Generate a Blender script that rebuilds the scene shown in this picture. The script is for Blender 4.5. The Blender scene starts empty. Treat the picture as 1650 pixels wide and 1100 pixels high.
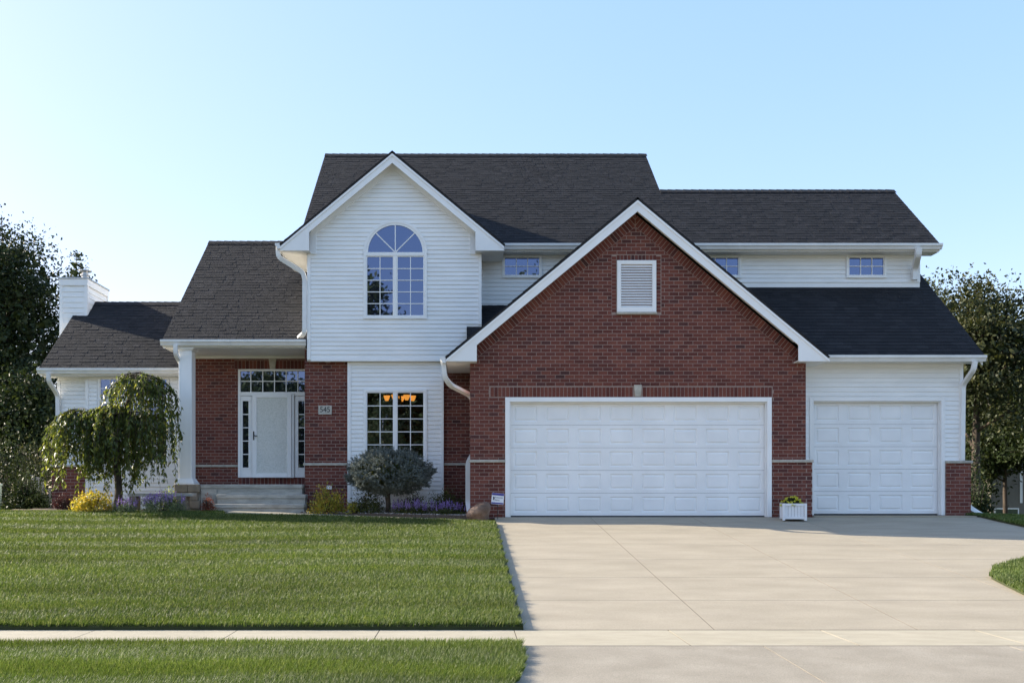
import bpy, bmesh, math, random
import numpy as np
from mathutils import Vector, Matrix

random.seed(7)
RNG = np.random.default_rng(11)
SC = bpy.context.scene
COL = SC.collection

# ------------------------------------------------------------------ camera, sky, sun, exposure
FPX = 1540.0            # focal length in photo pixels (photo is 1650 wide)
EYE = 0.44              # eye height above the garage floor (z = 0)
CAMD = 20.5             # distance from the camera to the garage front (y = 0)
cam = bpy.data.cameras.new("camera")
camo = bpy.data.objects.new("camera", cam)
COL.objects.link(camo)
camo.location = (0, -CAMD, EYE)
camo.rotation_euler = (math.pi / 2, 0, 0)
cam.sensor_width = 36.0
cam.lens = FPX / 1650.0 * 36.0
cam.shift_x = 75.0 / 1650.0
cam.shift_y = 250.0 / 1650.0
cam.clip_start = 0.1
cam.clip_end = 2000.0
SC.camera = camo

SUN_A, SUN_B = 2.1, 0.70        # sun travels SUN_A to the right and SUN_B towards the viewer per unit of drop
SUN_EL = math.atan2(1.0, math.hypot(SUN_A, SUN_B))
world = bpy.data.worlds.new("World")
SC.world = world
world.use_nodes = True
wn = world.node_tree
wn.nodes.clear()
sky = wn.nodes.new("ShaderNodeTexSky")
sky.sky_type = 'NISHITA'
sky.sun_disc = False
sky.sun_elevation = SUN_EL
sky.sun_rotation = math.atan2(-SUN_A, SUN_B)
sky.altitude = 200.0
sky.air_density = 1.0
sky.dust_density = 1.3
sky.ozone_density = 1.6
bg = wn.nodes.new("ShaderNodeBackground")
bg.inputs['Strength'].default_value = 0.15
wo = wn.nodes.new("ShaderNodeOutputWorld")
gam = wn.nodes.new("ShaderNodeGamma")      # even response of a soft, slightly hazy sky
gam.inputs['Gamma'].default_value = 0.36
wn.links.new(sky.outputs['Color'], gam.inputs['Color'])
hsv = wn.nodes.new("ShaderNodeHueSaturation")
hsv.inputs['Saturation'].default_value = 2.10
wn.links.new(gam.outputs['Color'], hsv.inputs['Color'])
wb = wn.nodes.new("ShaderNodeMix"); wb.data_type = 'RGBA'; wb.blend_type = 'MULTIPLY'     # white balance
wb.inputs['Factor'].default_value = 1.0
wb.inputs['B'].default_value = (0.985, 0.905, 0.97, 1)
wn.links.new(hsv.outputs['Color'], wb.inputs['A'])
wn.links.new(wb.outputs['Result'], bg.inputs['Color'])
wn.links.new(bg.outputs['Background'], wo.inputs['Surface'])

sun = bpy.data.lights.new("sun", 'SUN')
sun.energy = 2.15
sun.angle = math.radians(0.55)
sun.color = (1.0, 0.90, 0.74)
suno = bpy.data.objects.new("sun", sun)
COL.objects.link(suno)
suno.location = (-30, 25, 30)
suno.rotation_euler = Vector((SUN_A, -SUN_B, -1.0)).to_track_quat('-Z', 'Y').to_euler()

SC.view_settings.view_transform = 'Standard'
SC.view_settings.look = 'None'
SC.view_settings.exposure = 2.47
SC.view_settings.gamma = 1.0
SC.view_settings.use_curve_mapping = False
SC.cycles.max_bounces = 8
SC.cycles.diffuse_bounces = 4
SC.cycles.glossy_bounces = 3
SC.cycles.transmission_bounces = 4
SC.cycles.transparent_max_bounces = 12
SC.cycles.use_denoising = True


def PX(px, D): return (px - 750.0) * D / FPX
def PZ(py, D): return EYE + (800.0 - py) * D / FPX
def Y(D): return D - CAMD

# ------------------------------------------------------------------ materials
MATS = {}
def ramp(nt, stops, interp='LINEAR'):
    r = nt.nodes.new("ShaderNodeValToRGB")
    r.color_ramp.interpolation = interp
    e = r.color_ramp.elements
    while len(e) < len(stops): e.new(0.5)
    for i, (p, c) in enumerate(stops):
        e[i].position = p
        e[i].color = (c[0], c[1], c[2], 1)
    return r

def tone_value(nt):
    """a value per loose face (attribute) plus one per object, wrapped to 0..1"""
    a = nt.nodes.new("ShaderNodeAttribute"); a.attribute_name = "tone"
    o = nt.nodes.new("ShaderNodeObjectInfo")
    s = nt.nodes.new("ShaderNodeMath"); s.operation = 'ADD'
    f = nt.nodes.new("ShaderNodeMath"); f.operation = 'FRACT'
    nt.links.new(a.outputs['Fac'], s.inputs[0]); nt.links.new(o.outputs['Random'], s.inputs[1])
    nt.links.new(s.outputs[0], f.inputs[0])
    return f.outputs[0]

def mat(name, stops, rough=0.6, by='noise', scale=8.0, stretch=(1, 1, 1), bump=0.0, bscale=60.0, spec=0.4,
        metal=0.0, grain=0.0, gscale=150.0, trans=0.0, tcol=None, stain=0.0, sscale=1.2):
    """a procedural Principled material; colour from noise or from each piece's tone, optional fine grain, stains, bump, leaf translucency"""
    m = bpy.data.materials.new(name); m.use_nodes = True
    nt = m.node_tree; nt.nodes.clear(); L = nt.links.new
    out = nt.nodes.new("ShaderNodeOutputMaterial")
    b = nt.nodes.new("ShaderNodeBsdfPrincipled")
    b.inputs['Roughness'].default_value = rough
    b.inputs['Specular IOR Level'].default_value = spec
    b.inputs['Metallic'].default_value = metal
    geo = nt.nodes.new("ShaderNodeNewGeometry")
    mp = nt.nodes.new("ShaderNodeMapping"); mp.inputs['Scale'].default_value = stretch
    L(geo.outputs['Position'], mp.inputs['Vector'])
    n = nt.nodes.new("ShaderNodeTexNoise"); n.inputs['Scale'].default_value = scale; n.inputs['Detail'].default_value = 5
    L(mp.outputs[0], n.inputs['Vector'])
    r = ramp(nt, stops)
    if by == 'tone':
        L(tone_value(nt), r.inputs['Fac'])
    else:
        mr = nt.nodes.new("ShaderNodeMapRange")
        mr.inputs['From Min'].default_value = 0.3; mr.inputs['From Max'].default_value = 0.7
        L(n.outputs['Fac'], mr.inputs['Value']); L(mr.outputs[0], r.inputs['Fac'])
    c = r.outputs['Color']
    for amount, sc_, det in ((grain, gscale, 2), (stain, sscale, 6)):
        if amount > 0:
            g = nt.nodes.new("ShaderNodeTexNoise"); g.inputs['Scale'].default_value = sc_; g.inputs['Detail'].default_value = det
            L(mp.outputs[0] if sc_ < 20 else geo.outputs['Position'], g.inputs['Vector'])
            mr2 = nt.nodes.new("ShaderNodeMapRange")
            mr2.inputs['From Min'].default_value = 0.3; mr2.inputs['From Max'].default_value = 0.7
            mr2.inputs['To Min'].default_value = 1 - amount; mr2.inputs['To Max'].default_value = 1 + amount * 0.6
            L(g.outputs['Fac'], mr2.inputs['Value'])
            x = nt.nodes.new("ShaderNodeMix"); x.data_type = 'RGBA'; x.blend_type = 'MULTIPLY'; x.inputs['Factor'].default_value = 1
            L(c, x.inputs['A']); L(mr2.outputs[0], x.inputs['B'])
            c = x.outputs['Result']
    L(c, b.inputs['Base Color'])
    if bump > 0:
        bn = nt.nodes.new("ShaderNodeTexNoise"); bn.inputs['Scale'].default_value = bscale; bn.inputs['Detail'].default_value = 6
        L(geo.outputs['Position'], bn.inputs['Vector'])
        bp = nt.nodes.new("ShaderNodeBump"); bp.inputs['Strength'].default_value = bump; bp.inputs['Distance'].default_value = 0.02
        L(bn.outputs['Fac'], bp.inputs['Height']); L(bp.outputs[0], b.inputs['Normal'])
    if trans > 0:
        t = nt.nodes.new("ShaderNodeBsdfTranslucent")
        if tcol:
            tr = nt.nodes.new("ShaderNodeMix"); tr.data_type = 'RGBA'; tr.blend_type = 'MULTIPLY'; tr.inputs['Factor'].default_value = 1
            tr.inputs['B'].default_value = (*tcol, 1); L(c, tr.inputs['A']); L(tr.outputs['Result'], t.inputs['Color'])
        else:
            L(c, t.inputs['Color'])
        mx = nt.nodes.new("ShaderNodeMixShader"); mx.inputs['Fac'].default_value = trans
        L(b.outputs[0], mx.inputs[1]); L(t.outputs[0], mx.inputs[2]); L(mx.outputs[0], out.inputs['Surface'])
    else:
        L(b.outputs[0], out.inputs['Surface'])
    MATS[name] = m
    return m

def glass_mat(name, clear, refl, tint=(0.012, 0.014, 0.02), haze=None):
    m = bpy.data.materials.new(name); m.use_nodes = True
    nt = m.node_tree; nt.nodes.clear(); L = nt.links.new
    out = nt.nodes.new("ShaderNodeOutputMaterial")
    g = nt.nodes.new("ShaderNodeBsdfGlossy"); g.inputs['Roughness'].default_value = 0.012
    g.inputs['Color'].default_value = (0.52, 0.62, 1.0, 1)
    geo = nt.nodes.new("ShaderNodeNewGeometry")
    n = nt.nodes.new("ShaderNodeTexNoise"); n.inputs['Scale'].default_value = 1.6; n.inputs['Detail'].default_value = 1
    L(geo.outputs['Position'], n.inputs['Vector'])
    bp = nt.nodes.new("ShaderNodeBump"); bp.inputs['Strength'].default_value = 0.02; bp.inputs['Distance'].default_value = 0.02
    L(n.outputs['Fac'], bp.inputs['Height']); L(bp.outputs[0], g.inputs['Normal'])
    if clear:
        back = nt.nodes.new("ShaderNodeBsdfTransparent"); back.inputs['Color'].default_value = (0.72, 0.76, 0.74, 1)
    else:
        back = nt.nodes.new("ShaderNodeBsdfDiffuse"); back.inputs['Color'].default_value = (*tint, 1)
        if haze:
            v = nt.nodes.new("ShaderNodeTexNoise"); v.inputs['Scale'].default_value = 11; v.inputs['Detail'].default_value = 5
            v.inputs['Distortion'].default_value = 3.0
            L(geo.outputs['Position'], v.inputs['Vector'])
            r = ramp(nt, [(0.42, haze[0]), (0.56, haze[1])]); L(v.outputs['Fac'], r.inputs['Fac']); L(r.outputs['Color'], back.inputs['Color'])
    mx = nt.nodes.new("ShaderNodeMixShader"); mx.inputs['Fac'].default_value = refl
    L(back.outputs[0], mx.inputs[1]); L(g.outputs[0], mx.inputs[2]); L(mx.outputs[0], out.inputs['Surface'])
    MATS[name] = m
    return m

def g3(v, k=(1, 1, 1)): return (v * k[0], v * k[1], v * k[2])
mat('siding', [(0, (.85, .845, .83)), (1, (.89, .885, .87))], .45, scale=2.5, stretch=(1, 1, 3), stain=.05, sscale=1.5)
mat('trim', [(0, (.87, .865, .855)), (1, (.90, .895, .885))], .4, scale=3, stain=.04)
mat('soffit', [(0, (.78, .77, .72)), (1, (.82, .81, .77))], .5, scale=3)
mat('gutter_paint', [(0, (.76, .76, .75)), (1, (.81, .81, .80))], .35, scale=3, stain=.05, sscale=3)
mat('door_paint', [(0, (.84, .84, .84)), (1, (.88, .88, .88))], .42, scale=1.5, stain=.05, sscale=2)
mat('brick', [(0, (.115, .036, .029)), (.25, (.150, .046, .035)), (.5, (.178, .055, .041)), (.75, (.215, .072, .050)), (.9, (.15, .05, .042)), (1, (.075, .032, .030))],
    .85, by='tone', bump=.5, bscale=90, grain=.28, gscale=60, stain=.12, sscale=1.6, spec=.25)
mat('mortar', [(0, (.29, .21, .18)), (1, (.38, .29, .25))], .95, scale=30, bump=.4, bscale=120, spec=.2)
mat('shingle', [(0, (.016, .0165, .0195)), (.4, (.020, .0205, .0235)), (.7, (.025, .025, .0285)), (.85, (.0185, .019, .022)), (1, (.032, .0315, .035))],
    .92, by='tone', bump=.6, bscale=160, grain=.35, gscale=130, stain=.07, sscale=1.0, spec=.25)
mat('roof_deck', [(0, (.022, .020, .020)), (1, (.035, .032, .031))], .95, scale=20)
mat('limestone', [(0, (.40, .37, .31)), (1, (.54, .50, .43))], .85, scale=12, bump=.3, grain=.12, stain=.15, sscale=4)
mat('pedestal_stone', [(0, (.21, .17, .125)), (1, (.31, .26, .20))], .9, scale=7, bump=.5, grain=.2, stain=.2, sscale=4)
mat('porch_concrete', [(0, (.36, .335, .29)), (1, (.47, .44, .385))], .9, scale=5, bump=.25, grain=.15, gscale=90, stain=.18, sscale=2.5, stretch=(1, 1, 4))
mat('drive_concrete', [(0, (.36, .312, .235)), (1, (.395, .342, .262))], .9, scale=.9, stretch=(1, 2.6, 1), bump=.25, bscale=140, grain=.16, gscale=85, stain=.10, sscale=1.1, spec=.2)
mat('walk_concrete', [(0, (.375, .333, .25)), (1, (.425, .38, .29))], .9, scale=1.4, stretch=(1, 2, 1), bump=.18, bscale=140, grain=.08, gscale=110, stain=.08, sscale=3, spec=.2)
mat('apron_concrete', [(0, (.30, .265, .21)), (1, (.335, .298, .24))], .92, scale=2, bump=.3, bscale=120, grain=.2, gscale=85, stain=.08, sscale=2, spec=.2)
mat('asphalt', [(0, (.045, .045, .047)), (1, (.06, .06, .06))], .95, scale=30, bump=.4)
mat('soil', [(0, (.030, .038, .014)), (1, (.055, .065, .024))], .95, scale=3, bump=.4, bscale=30)
mat('far_grass', [(0, (.035, .055, .016)), (1, (.06, .085, .026))], .95, scale=.6, bump=.5, bscale=20)
mat('grass_blade', [(0, (.050, .086, .014)), (.3, (.072, .120, .020)), (.6, (.098, .155, .028)), (.85, (.14, .195, .045)), (1, (.27, .29, .12))],
    .5, by='tone', trans=.45, tcol=(1.1, 1.05, .75), stain=.30, sscale=.75, stretch=(.30, 1.6, 1), spec=.35)
mat('bark', [(0, (.035, .027, .02)), (1, (.095, .072, .054))], .95, scale=14, stretch=(1, 1, .25), bump=.9, bscale=40)
mat('pale_bark', [(0, (.42, .40, .36)), (1, (.62, .60, .56))], .9, scale=9, bump=.4)
mat('tree_leaf', [(0, (.014, .024, .008)), (.4, (.022, .036, .011)), (.8, (.034, .050, .015)), (1, (.060, .072, .024))], .55, by='tone', trans=.22, tcol=(1.3, 1.2, .7), spec=.25)
mat('olive_leaf', [(0, (.020, .029, .010)), (.5, (.036, .047, .016)), (.85, (.058, .066, .024)), (1, (.10, .095, .04))], .55, by='tone', trans=.25, tcol=(1.3, 1.2, .7), spec=.25)
mat('street_leaf', [(0, (.05, .075, .02)), (.5, (.085, .115, .032)), (1, (.15, .165, .06))], .5, by='tone', trans=.2, spec=.3)
mat('weeping_leaf', [(0, (.055, .080, .020)), (.4, (.095, .130, .030)), (.75, (.145, .175, .042)), (1, (.27, .27, .08))], .4, by='tone', trans=.5, tcol=(1.35, 1.25, .7), spec=.45)
mat('spruce_needle', [(0, (.085, .100, .085)), (.5, (.135, .155, .138)), (1, (.21, .235, .215))], .6, by='tone', trans=.1, spec=.3)
mat('gold_leaf', [(0, (.20, .21, .03)), (.4, (.38, .36, .05)), (.75, (.55, .48, .08)), (1, (.46, .26, .07))], .5, by='tone', trans=.45, tcol=(1.2, 1.1, .6))
mat('shade_leaf', [(0, (.045, .062, .018)), (.6, (.085, .105, .028)), (1, (.20, .18, .045))], .5, by='tone', trans=.35, tcol=(1.2, 1.1, .6))  # dark green leaves, a few of them golden
mat('red_leaf', [(0, (.13, .025, .015)), (.6, (.24, .050, .025)), (1, (.33, .15, .08))], .5, by='tone', trans=.4)
mat('wine_leaf', [(0, (.035, .014, .014)), (1, (.10, .035, .028))], .6, by='tone', trans=.3)
mat('sage_leaf', [(0, (.13, .17, .08)), (.6, (.22, .27, .13)), (1, (.36, .40, .19))], .6, by='tone', trans=.4)
mat('lime_leaf', [(0, (.20, .28, .03)), (1, (.42, .46, .08))], .5, by='tone', trans=.45)
mat('purple_petal', [(0, (.30, .17, .52)), (.6, (.48, .33, .70)), (1, (.62, .50, .80))], .6, by='tone', trans=.4)
mat('yellow_petal', [(0, (.55, .56, .03)), (.6, (.78, .74, .06)), (1, (.85, .80, .25))], .5, by='tone', trans=.3)
mat('mulch', [(0, (.06, .045, .035)), (1, (.14, .10, .075))], .95, scale=30, bump=.8, bscale=50)
mat('river_stone', [(0, (.14, .12, .11)), (.5, (.30, .25, .22)), (1, (.55, .50, .46))], .8, by='tone', grain=.2)
mat('boulder_stone', [(0, (.12, .075, .055)), (.5, (.19, .125, .092)), (1, (.28, .20, .155))], .9, scale=5, bump=.9, bscale=14, grain=.3, gscale=50, stain=.25, sscale=4)
mat('dark_metal', [(0, (.02, .02, .022)), (1, (.035, .035, .035))], .4, metal=.6)
mat('steel', [(0, (.35, .36, .37)), (1, (.48, .49, .50))], .35, metal=.8, scale=4)
mat('chair_paint', [(0, (.085, .09, .10)), (1, (.12, .125, .135))], .6)
mat('sign_white', [(0, (.78, .79, .82)), (1, (.82, .83, .86))], .4)
mat('sign_blue', [(0, (.06, .055, .26)), (1, (.075, .07, .30))], .4)
mat('sign_ink', [(0, (.012, .014, .04)), (1, (.016, .018, .05))], .5)
mat('ink', [(0, (.02, .02, .022)), (1, (.03, .03, .03))], .6)
mat('plaque_stone', [(0, (.42, .39, .34)), (1, (.52, .49, .43))], .8, scale=20, bump=.2, grain=.12)
mat('planter_paint', [(0, (.76, .77, .79)), (1, (.81, .82, .83))], .45, scale=6)
mat('room_wall', [(0, (.22, .19, .15)), (1, (.26, .22, .18))], .8)
mat('neighbor_siding', [(0, (.16, .145, .12)), (1, (.20, .18, .15))], .7, scale=3)
mat('joint', [(0, (.06, .05, .04)), (1, (.11, .09, .075))], .95, scale=20)
mat('threshold', [(0, (.05, .05, .052)), (1, (.08, .08, .08))], .6)
mat('louver_dark', [(0, (.015, .014, .013)), (1, (.02, .02, .02))], .9)
mat('utility_paint', [(0, (.34, .42, .36)), (1, (.42, .50, .44))], .5)
glass_mat('glass', False, .235)
glass_mat('clear_glass', True, .17)
glass_mat('storm_glass', False, .07, haze=((.70, .71, .66), (.81, .81, .77)))
def emit_mat(name, col, strength):
    m = bpy.data.materials.new(name); m.use_nodes = True
    nt = m.node_tree; b = nt.nodes['Principled BSDF']
    b.inputs['Base Color'].default_value = (*col, 1)
    b.inputs['Emission Color'].default_value = (*col, 1); b.inputs['Emission Strength'].default_value = strength
    MATS[name] = m
emit_mat('amber_shade', (1.0, .36, .06), .38)

# ------------------------------------------------------------------ mesh builders
class MB:
    def __init__(s): s.v = []; s.f = []; s.t = []
    def face(s, pts, tone=0.0):
        i = len(s.v); s.v += [tuple(p) for p in pts]; s.f.append(tuple(range(i, i + len(pts)))); s.t.append(tone)
    def hexa(s, p, tone=0.0):
        """p: 8 points, bottom ring 0-3 (ccw seen from above), top ring 4-7"""
        i = len(s.v); s.v += [tuple(q) for q in p]
        for f in ((3, 2, 1, 0), (4, 5, 6, 7), (0, 1, 5, 4), (1, 2, 6, 5), (2, 3, 7, 6), (3, 0, 4, 7)):
            s.f.append(tuple(i + k for k in f)); s.t.append(tone)
    def box(s, x0, x1, y0, y1, z0, z1, tone=0.0):
        s.hexa([(x0, y0, z0), (x1, y0, z0), (x1, y1, z0), (x0, y1, z0), (x0, y0, z1), (x1, y0, z1), (x1, y1, z1), (x0, y1, z1)], tone)
    def extrude(s, front, back, tone=0.0):
        """two matching rings joined into a closed solid"""
        n = len(front); i = len(s.v)
        s.v += [tuple(q) for q in front] + [tuple(q) for q in back]
        s.f.append(tuple(range(i, i + n))); s.t.append(tone)
        s.f.append(tuple(range(i + 2 * n - 1, i + n - 1, -1))); s.t.append(tone)
        for k in range(n):
            j = (k + 1) % n
            s.f.append((i + j, i + k, i + n + k, i + n + j)); s.t.append(tone)
    def prism_xz(s, poly, y0, y1, tone=0.0):
        s.extrude([(x, y0, z) for x, z in poly], [(x, y1, z) for x, z in poly], tone)
    def prism_yz(s, poly, x0, x1, tone=0.0):
        s.extrude([(x0, y, z) for y, z in poly], [(x1, y, z) for y, z in poly], tone)
    def prism_xy(s, poly, z0, z1, tone=0.0):
        s.extrude([(x, y, z1) for x, y in poly], [(x, y, z0) for x, y in poly], tone)
    def tube(s, path, radii, n=8, tone=0.0, cap=True):
        path = [Vector(p) for p in path]
        if not hasattr(radii, '__len__'): radii = [radii] * len(path)
        base = len(s.v); ref = Vector((0.31, 0.2, 0.93))
        for k, p in enumerate(path):
            d = (path[min(k + 1, len(path) - 1)] - path[max(k - 1, 0)]).normalized()
            a = d.cross(ref)
            if a.length < 1e-3: a = d.cross(Vector((1, 0, 0)))
            a.normalize(); b = d.cross(a)
            for j in range(n):
                t = 2 * math.pi * j / n
                s.v.append(tuple(p + (a * math.cos(t) + b * math.sin(t)) * radii[k]))
        for k in range(len(path) - 1):
            for j in range(n):
                q = (j + 1) % n
                s.f.append((base + k * n + j, base + k * n + q, base + (k + 1) * n + q, base + (k + 1) * n + j)); s.t.append(tone)
        if cap:
            s.f.append(tuple(base + j for j in range(n))[::-1]); s.t.append(tone)
            e = base + (len(path) - 1) * n
            s.f.append(tuple(e + j for j in range(n))); s.t.append(tone)
    def sweep_rect(s, path, w, d, side=(1, 0, 0)):
        """a flat rectangular pipe (downspout): w across 'side', d across the other way"""
        path = [Vector(p) for p in path]; base = len(s.v)
        for k, p in enumerate(path):
            t = (path[min(k + 1, len(path) - 1)] - path[max(k - 1, 0)]).normalized()
            a = Vector(side); a = (a - t * a.dot(t))
            if a.length < .2: a = Vector((0, 0, 1)) - t * t.z
            a.normalize(); b = t.cross(a)
            for sx, sy in ((-1, -1), (1, -1), (1, 1), (-1, 1)):
                s.v.append(tuple(p + a * (sx * w / 2) + b * (sy * d / 2)))
        n = 4
        for k in range(len(path) - 1):
            for j in range(n):
                q = (j + 1) % n
                s.f.append((base + k * n + j, base + k * n + q, base + (k + 1) * n + q, base + (k + 1) * n + j)); s.t.append(0)
        s.f.append((base + 3, base + 2, base + 1, base)); s.t.append(0)
        e = base + (len(path) - 1) * n
        s.f.append((e, e + 1, e + 2, e + 3)); s.t.append(0)
    def mesh(s, name, material, smooth=False):
        me = bpy.data.meshes.new(name)
        me.from_pydata(s.v, [], s.f)
        me.materials.append(MATS[material])
        if any(t != 0 for t in s.t):
            me.attributes.new("tone", 'FLOAT', 'FACE').data.foreach_set("value", np.array(s.t, dtype=np.float32))
        if smooth: me.polygons.foreach_set("use_smooth", [True] * len(me.polygons))
        me.update()
        return me
    def build(s, name, material, parent=None, smooth=False, bevel=0.0, **props):
        return add(name, s.mesh(name, material, smooth), parent, bevel, **props)

def add(name, data, parent=None, bevel=0.0, loc=None, **props):
    o = bpy.data.objects.new(name, data); COL.objects.link(o)
    if parent is not None: o.parent = parent
    if loc is not None: o.location = loc
    for k, v in props.items(): o[k] = v
    if bevel > 0:
        b = o.modifiers.new("bevel", 'BEVEL'); b.width = bevel; b.segments = 2; b.limit_method = 'ANGLE'
    return o

def thing(name, label, cat, group=None, loc=(0, 0, 0)):
    o = bpy.data.objects.new(name, None); COL.objects.link(o); o.location = loc
    o['label'] = label; o['category'] = cat; o['kind'] = 'thing'
    if group: o['group'] = group
    o.empty_display_size = .2
    return o

def np_mesh(name, verts, faces, material, tone=None, smooth=False):
    """fast uniform-face mesh from numpy arrays"""
    verts = np.asarray(verts, np.float32); faces = np.asarray(faces, np.int32)
    k = faces.shape[1]; m = len(faces)
    me = bpy.data.meshes.new(name)
    me.vertices.add(len(verts)); me.vertices.foreach_set("co", verts.ravel())
    me.loops.add(m * k); me.loops.foreach_set("vertex_index", faces.ravel())
    me.polygons.add(m); me.polygons.foreach_set("loop_start", np.arange(0, m * k, k, dtype=np.int32))
    if tone is not None:
        me.attributes.new("tone", 'FLOAT', 'FACE').data.foreach_set("value", np.asarray(tone, np.float32))
    me.materials.append(MATS[material])
    me.update(calc_edges=True); me.validate()
    if smooth: me.polygons.foreach_set("use_smooth", [True] * m)
    return me

def clip(poly, planes):
    """Sutherland-Hodgman: keep a*u + b*v <= c"""
    for a, b, c in planes:
        out = []
        n = len(poly)
        for i in range(n):
            p, q = poly[i], poly[(i + 1) % n]
            dp, dq = a * p[0] + b * p[1] - c, a * q[0] + b * q[1] - c
            if dp <= 1e-9: out.append(p)
            if (dp < -1e-9 and dq > 1e-9) or (dp > 1e-9 and dq < -1e-9):
                t = dp / (dp - dq); out.append((p[0] + t * (q[0] - p[0]), p[1] + t * (q[1] - p[1])))
        poly = out
        if len(poly) < 3: return []
    return poly

def area(poly):
    return .5 * abs(sum(poly[i][0] * poly[(i + 1) % len(poly)][1] - poly[(i + 1) % len(poly)][0] * poly[i][1] for i in range(len(poly))))

def minus_rect(r, h):
    """rectangle r minus rectangle h (u0,u1,z0,z1) as up to four rectangles"""
    u0, u1, z0, z1 = r; a0, a1, b0, b1 = h
    if a1 <= u0 or a0 >= u1 or b1 <= z0 or b0 >= z1: return [r]
    out = []
    if a0 > u0: out.append((u0, a0, z0, z1))
    if a1 < u1: out.append((a1, u1, z0, z1))
    m0, m1 = max(u0, a0), min(u1, a1)
    if b0 > z0: out.append((m0, m1, z0, b0))
    if b1 < z1: out.append((m0, m1, b1, z1))
    return out

class Frame:
    """a wall plane: u along it, z up, d outward"""
    def __init__(s, origin, U, N): s.o = Vector(origin); s.U = Vector(U); s.N = Vector(N)
    def at(s, u, z, d=0.0):
        p = s.o + s.U * u + s.N * d; return (p.x, p.y, z)
def front(y): return Frame((0, y, 0), (1, 0, 0), (0, -1, 0))
def side(x, sgn): return Frame((x, 0, 0), (0, 1, 0), (sgn, 0, 0))
# ------------------------------------------------------------------ ground, lawns, paving
SLOPE = 0.096
def smooth(t): t = np.clip(t, 0, 1); return t * t * (3 - 2 * t)
def lawn_z(x, y):
    t = np.clip((y + 10.25) / 11.25, 0, 1.05)
    left = -.94 + 1.06 * t
    drive = SLOPE * y + .05
    w = smooth((.65 - x) / 5.5)
    z = drive * (1 - w) + left * w
    return np.where(y < -10.25, -.94 + .03 * (y + 10.25), z)
YT_X = [-60, -5.45, -5.25, -3.5, .62]; YT_Y = [.95, .95, .33, .10, -1.25]
def lawn_top(x): return np.interp(x, YT_X, YT_Y)
XL_Y = [-10.25, -8.4, -7.25, -6.5, -5.84, -5.2, -4.5, -3.5, 0, 10]
XL_X = [7.0, 7.07, 7.29, 7.75, 8.57, 9.6, 10.6, 11.0, 11.02, 11.1]
def rlawn_left(y): return np.interp(y, XL_Y, XL_X)
def rlawn_z(x, y): return np.where(y < 0, SLOPE * y + .05 - .02 * (x - rlawn_left(y)), .05 - .035 * (x - 11.0))
def strip_right(y): return .50 - np.where(y < -11.9, .12 * (-11.9 - y) ** 1.6, 0) 
def base_z(x, y):
    f = np.where(y < -11, -1.3, np.where(y < 0, SLOPE * y - .25, 0))
    back = np.where(x < -5, .09, np.where(x < 11, -.2, np.maximum(-.12 - .035 * (x - 11), -2.0)))
    s = np.clip(y / 1.0, 0, 1)
    return np.where(y < 0, f, (-.25) * (1 - s) + back * s)

def grid_surface(name, xs2d, ys2d, z2d, material, skirt=.25, **props):
    ny, nx = xs2d.shape
    top = np.stack([xs2d, ys2d, z2d], -1).reshape(-1, 3)
    idx = np.arange(ny * nx).reshape(ny, nx)
    q = np.stack([idx[:-1, :-1], idx[:-1, 1:], idx[1:, 1:], idx[1:, :-1]], -1).reshape(-1, 4)
    v = [top]; f = [q]
    if skirt:
        ring = np.concatenate([idx[0, :], idx[1:, -1], idx[-1, -2::-1], idx[-2:0:-1, 0]])
        low = top[ring].copy(); low[:, 2] -= skirt
        b = len(top) + np.arange(len(ring)); nb = np.roll(b, -1); nr = np.roll(ring, -1)
        f.append(np.stack([ring, b, nb, nr], -1)); v.append(low)
    me = np_mesh(name, np.concatenate(v), np.concatenate(f), material)
    me.polygons.foreach_set("use_smooth", [True] * len(q) + [False] * (len(me.polygons) - len(q)))
    return add(name, me, None, kind='structure', **props)

gx = np.unique(np.concatenate([np.array([-600, -300, -150, -80, -50]), np.arange(-36, 37, 1.0), np.array([50, 80, 150, 300, 600])]))
gy = np.unique(np.concatenate([np.array([-600, -300, -150, -80, -50]), np.arange(-36, -11, 1.5), np.arange(-11.01, 1.5, .5), np.array([0, 1.0]), np.arange(2, 50, 2.0), np.array([60, 80, 150, 300, 600])]))
X2, Y2 = np.meshgrid(gx, gy)
grid_surface('ground', X2, Y2, base_z(X2, Y2), 'far_grass', 0, label='wide grassy ground running out to the horizon around the house')

def rows_surface(name, ys, left, right, nx, zf, material, **props):
    ys = np.asarray(ys); t = np.linspace(0, 1, nx)
    xs = left(ys)[:, None] * (1 - t) + right(ys)[:, None] * t
    yy = np.repeat(ys[:, None], nx, 1)
    return grid_surface(name, xs, yy, zf(xs, yy), material, .25, **props)
# front lawn: columns in x, each running from the pavement to the bed line
cx = np.unique(np.concatenate([np.arange(-34, -10, 2.0), np.arange(-10, .5, .4), np.array([-5.45, -5.25, -3.5, .62])]))
tt = np.linspace(0, 1, 30)
cy = (-10.25) * (1 - tt)[:, None] + lawn_top(cx)[None, :] * tt[:, None]
cxx = np.repeat(cx[None, :], 30, 0)
grid_surface('lawn', cxx, cy, lawn_z(cxx, cy), 'soil', .25, label='mown front lawn sloping up to the house')
rows_surface('parking_strip', np.linspace(-14.0, -11.32, 14), lambda y: np.full(y.shape, -34.0), strip_right, 40, lawn_z, 'soil', label='grass strip between the pavement and the street')
rows_surface('lawn_beside_driveway', XL_Y[:-1] + [3, 6, 10], rlawn_left, lambda y: np.full(y.shape, 46.0), 30, rlawn_z, 'soil', label='lawn wrapping round the far edge of the driveway')

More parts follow.
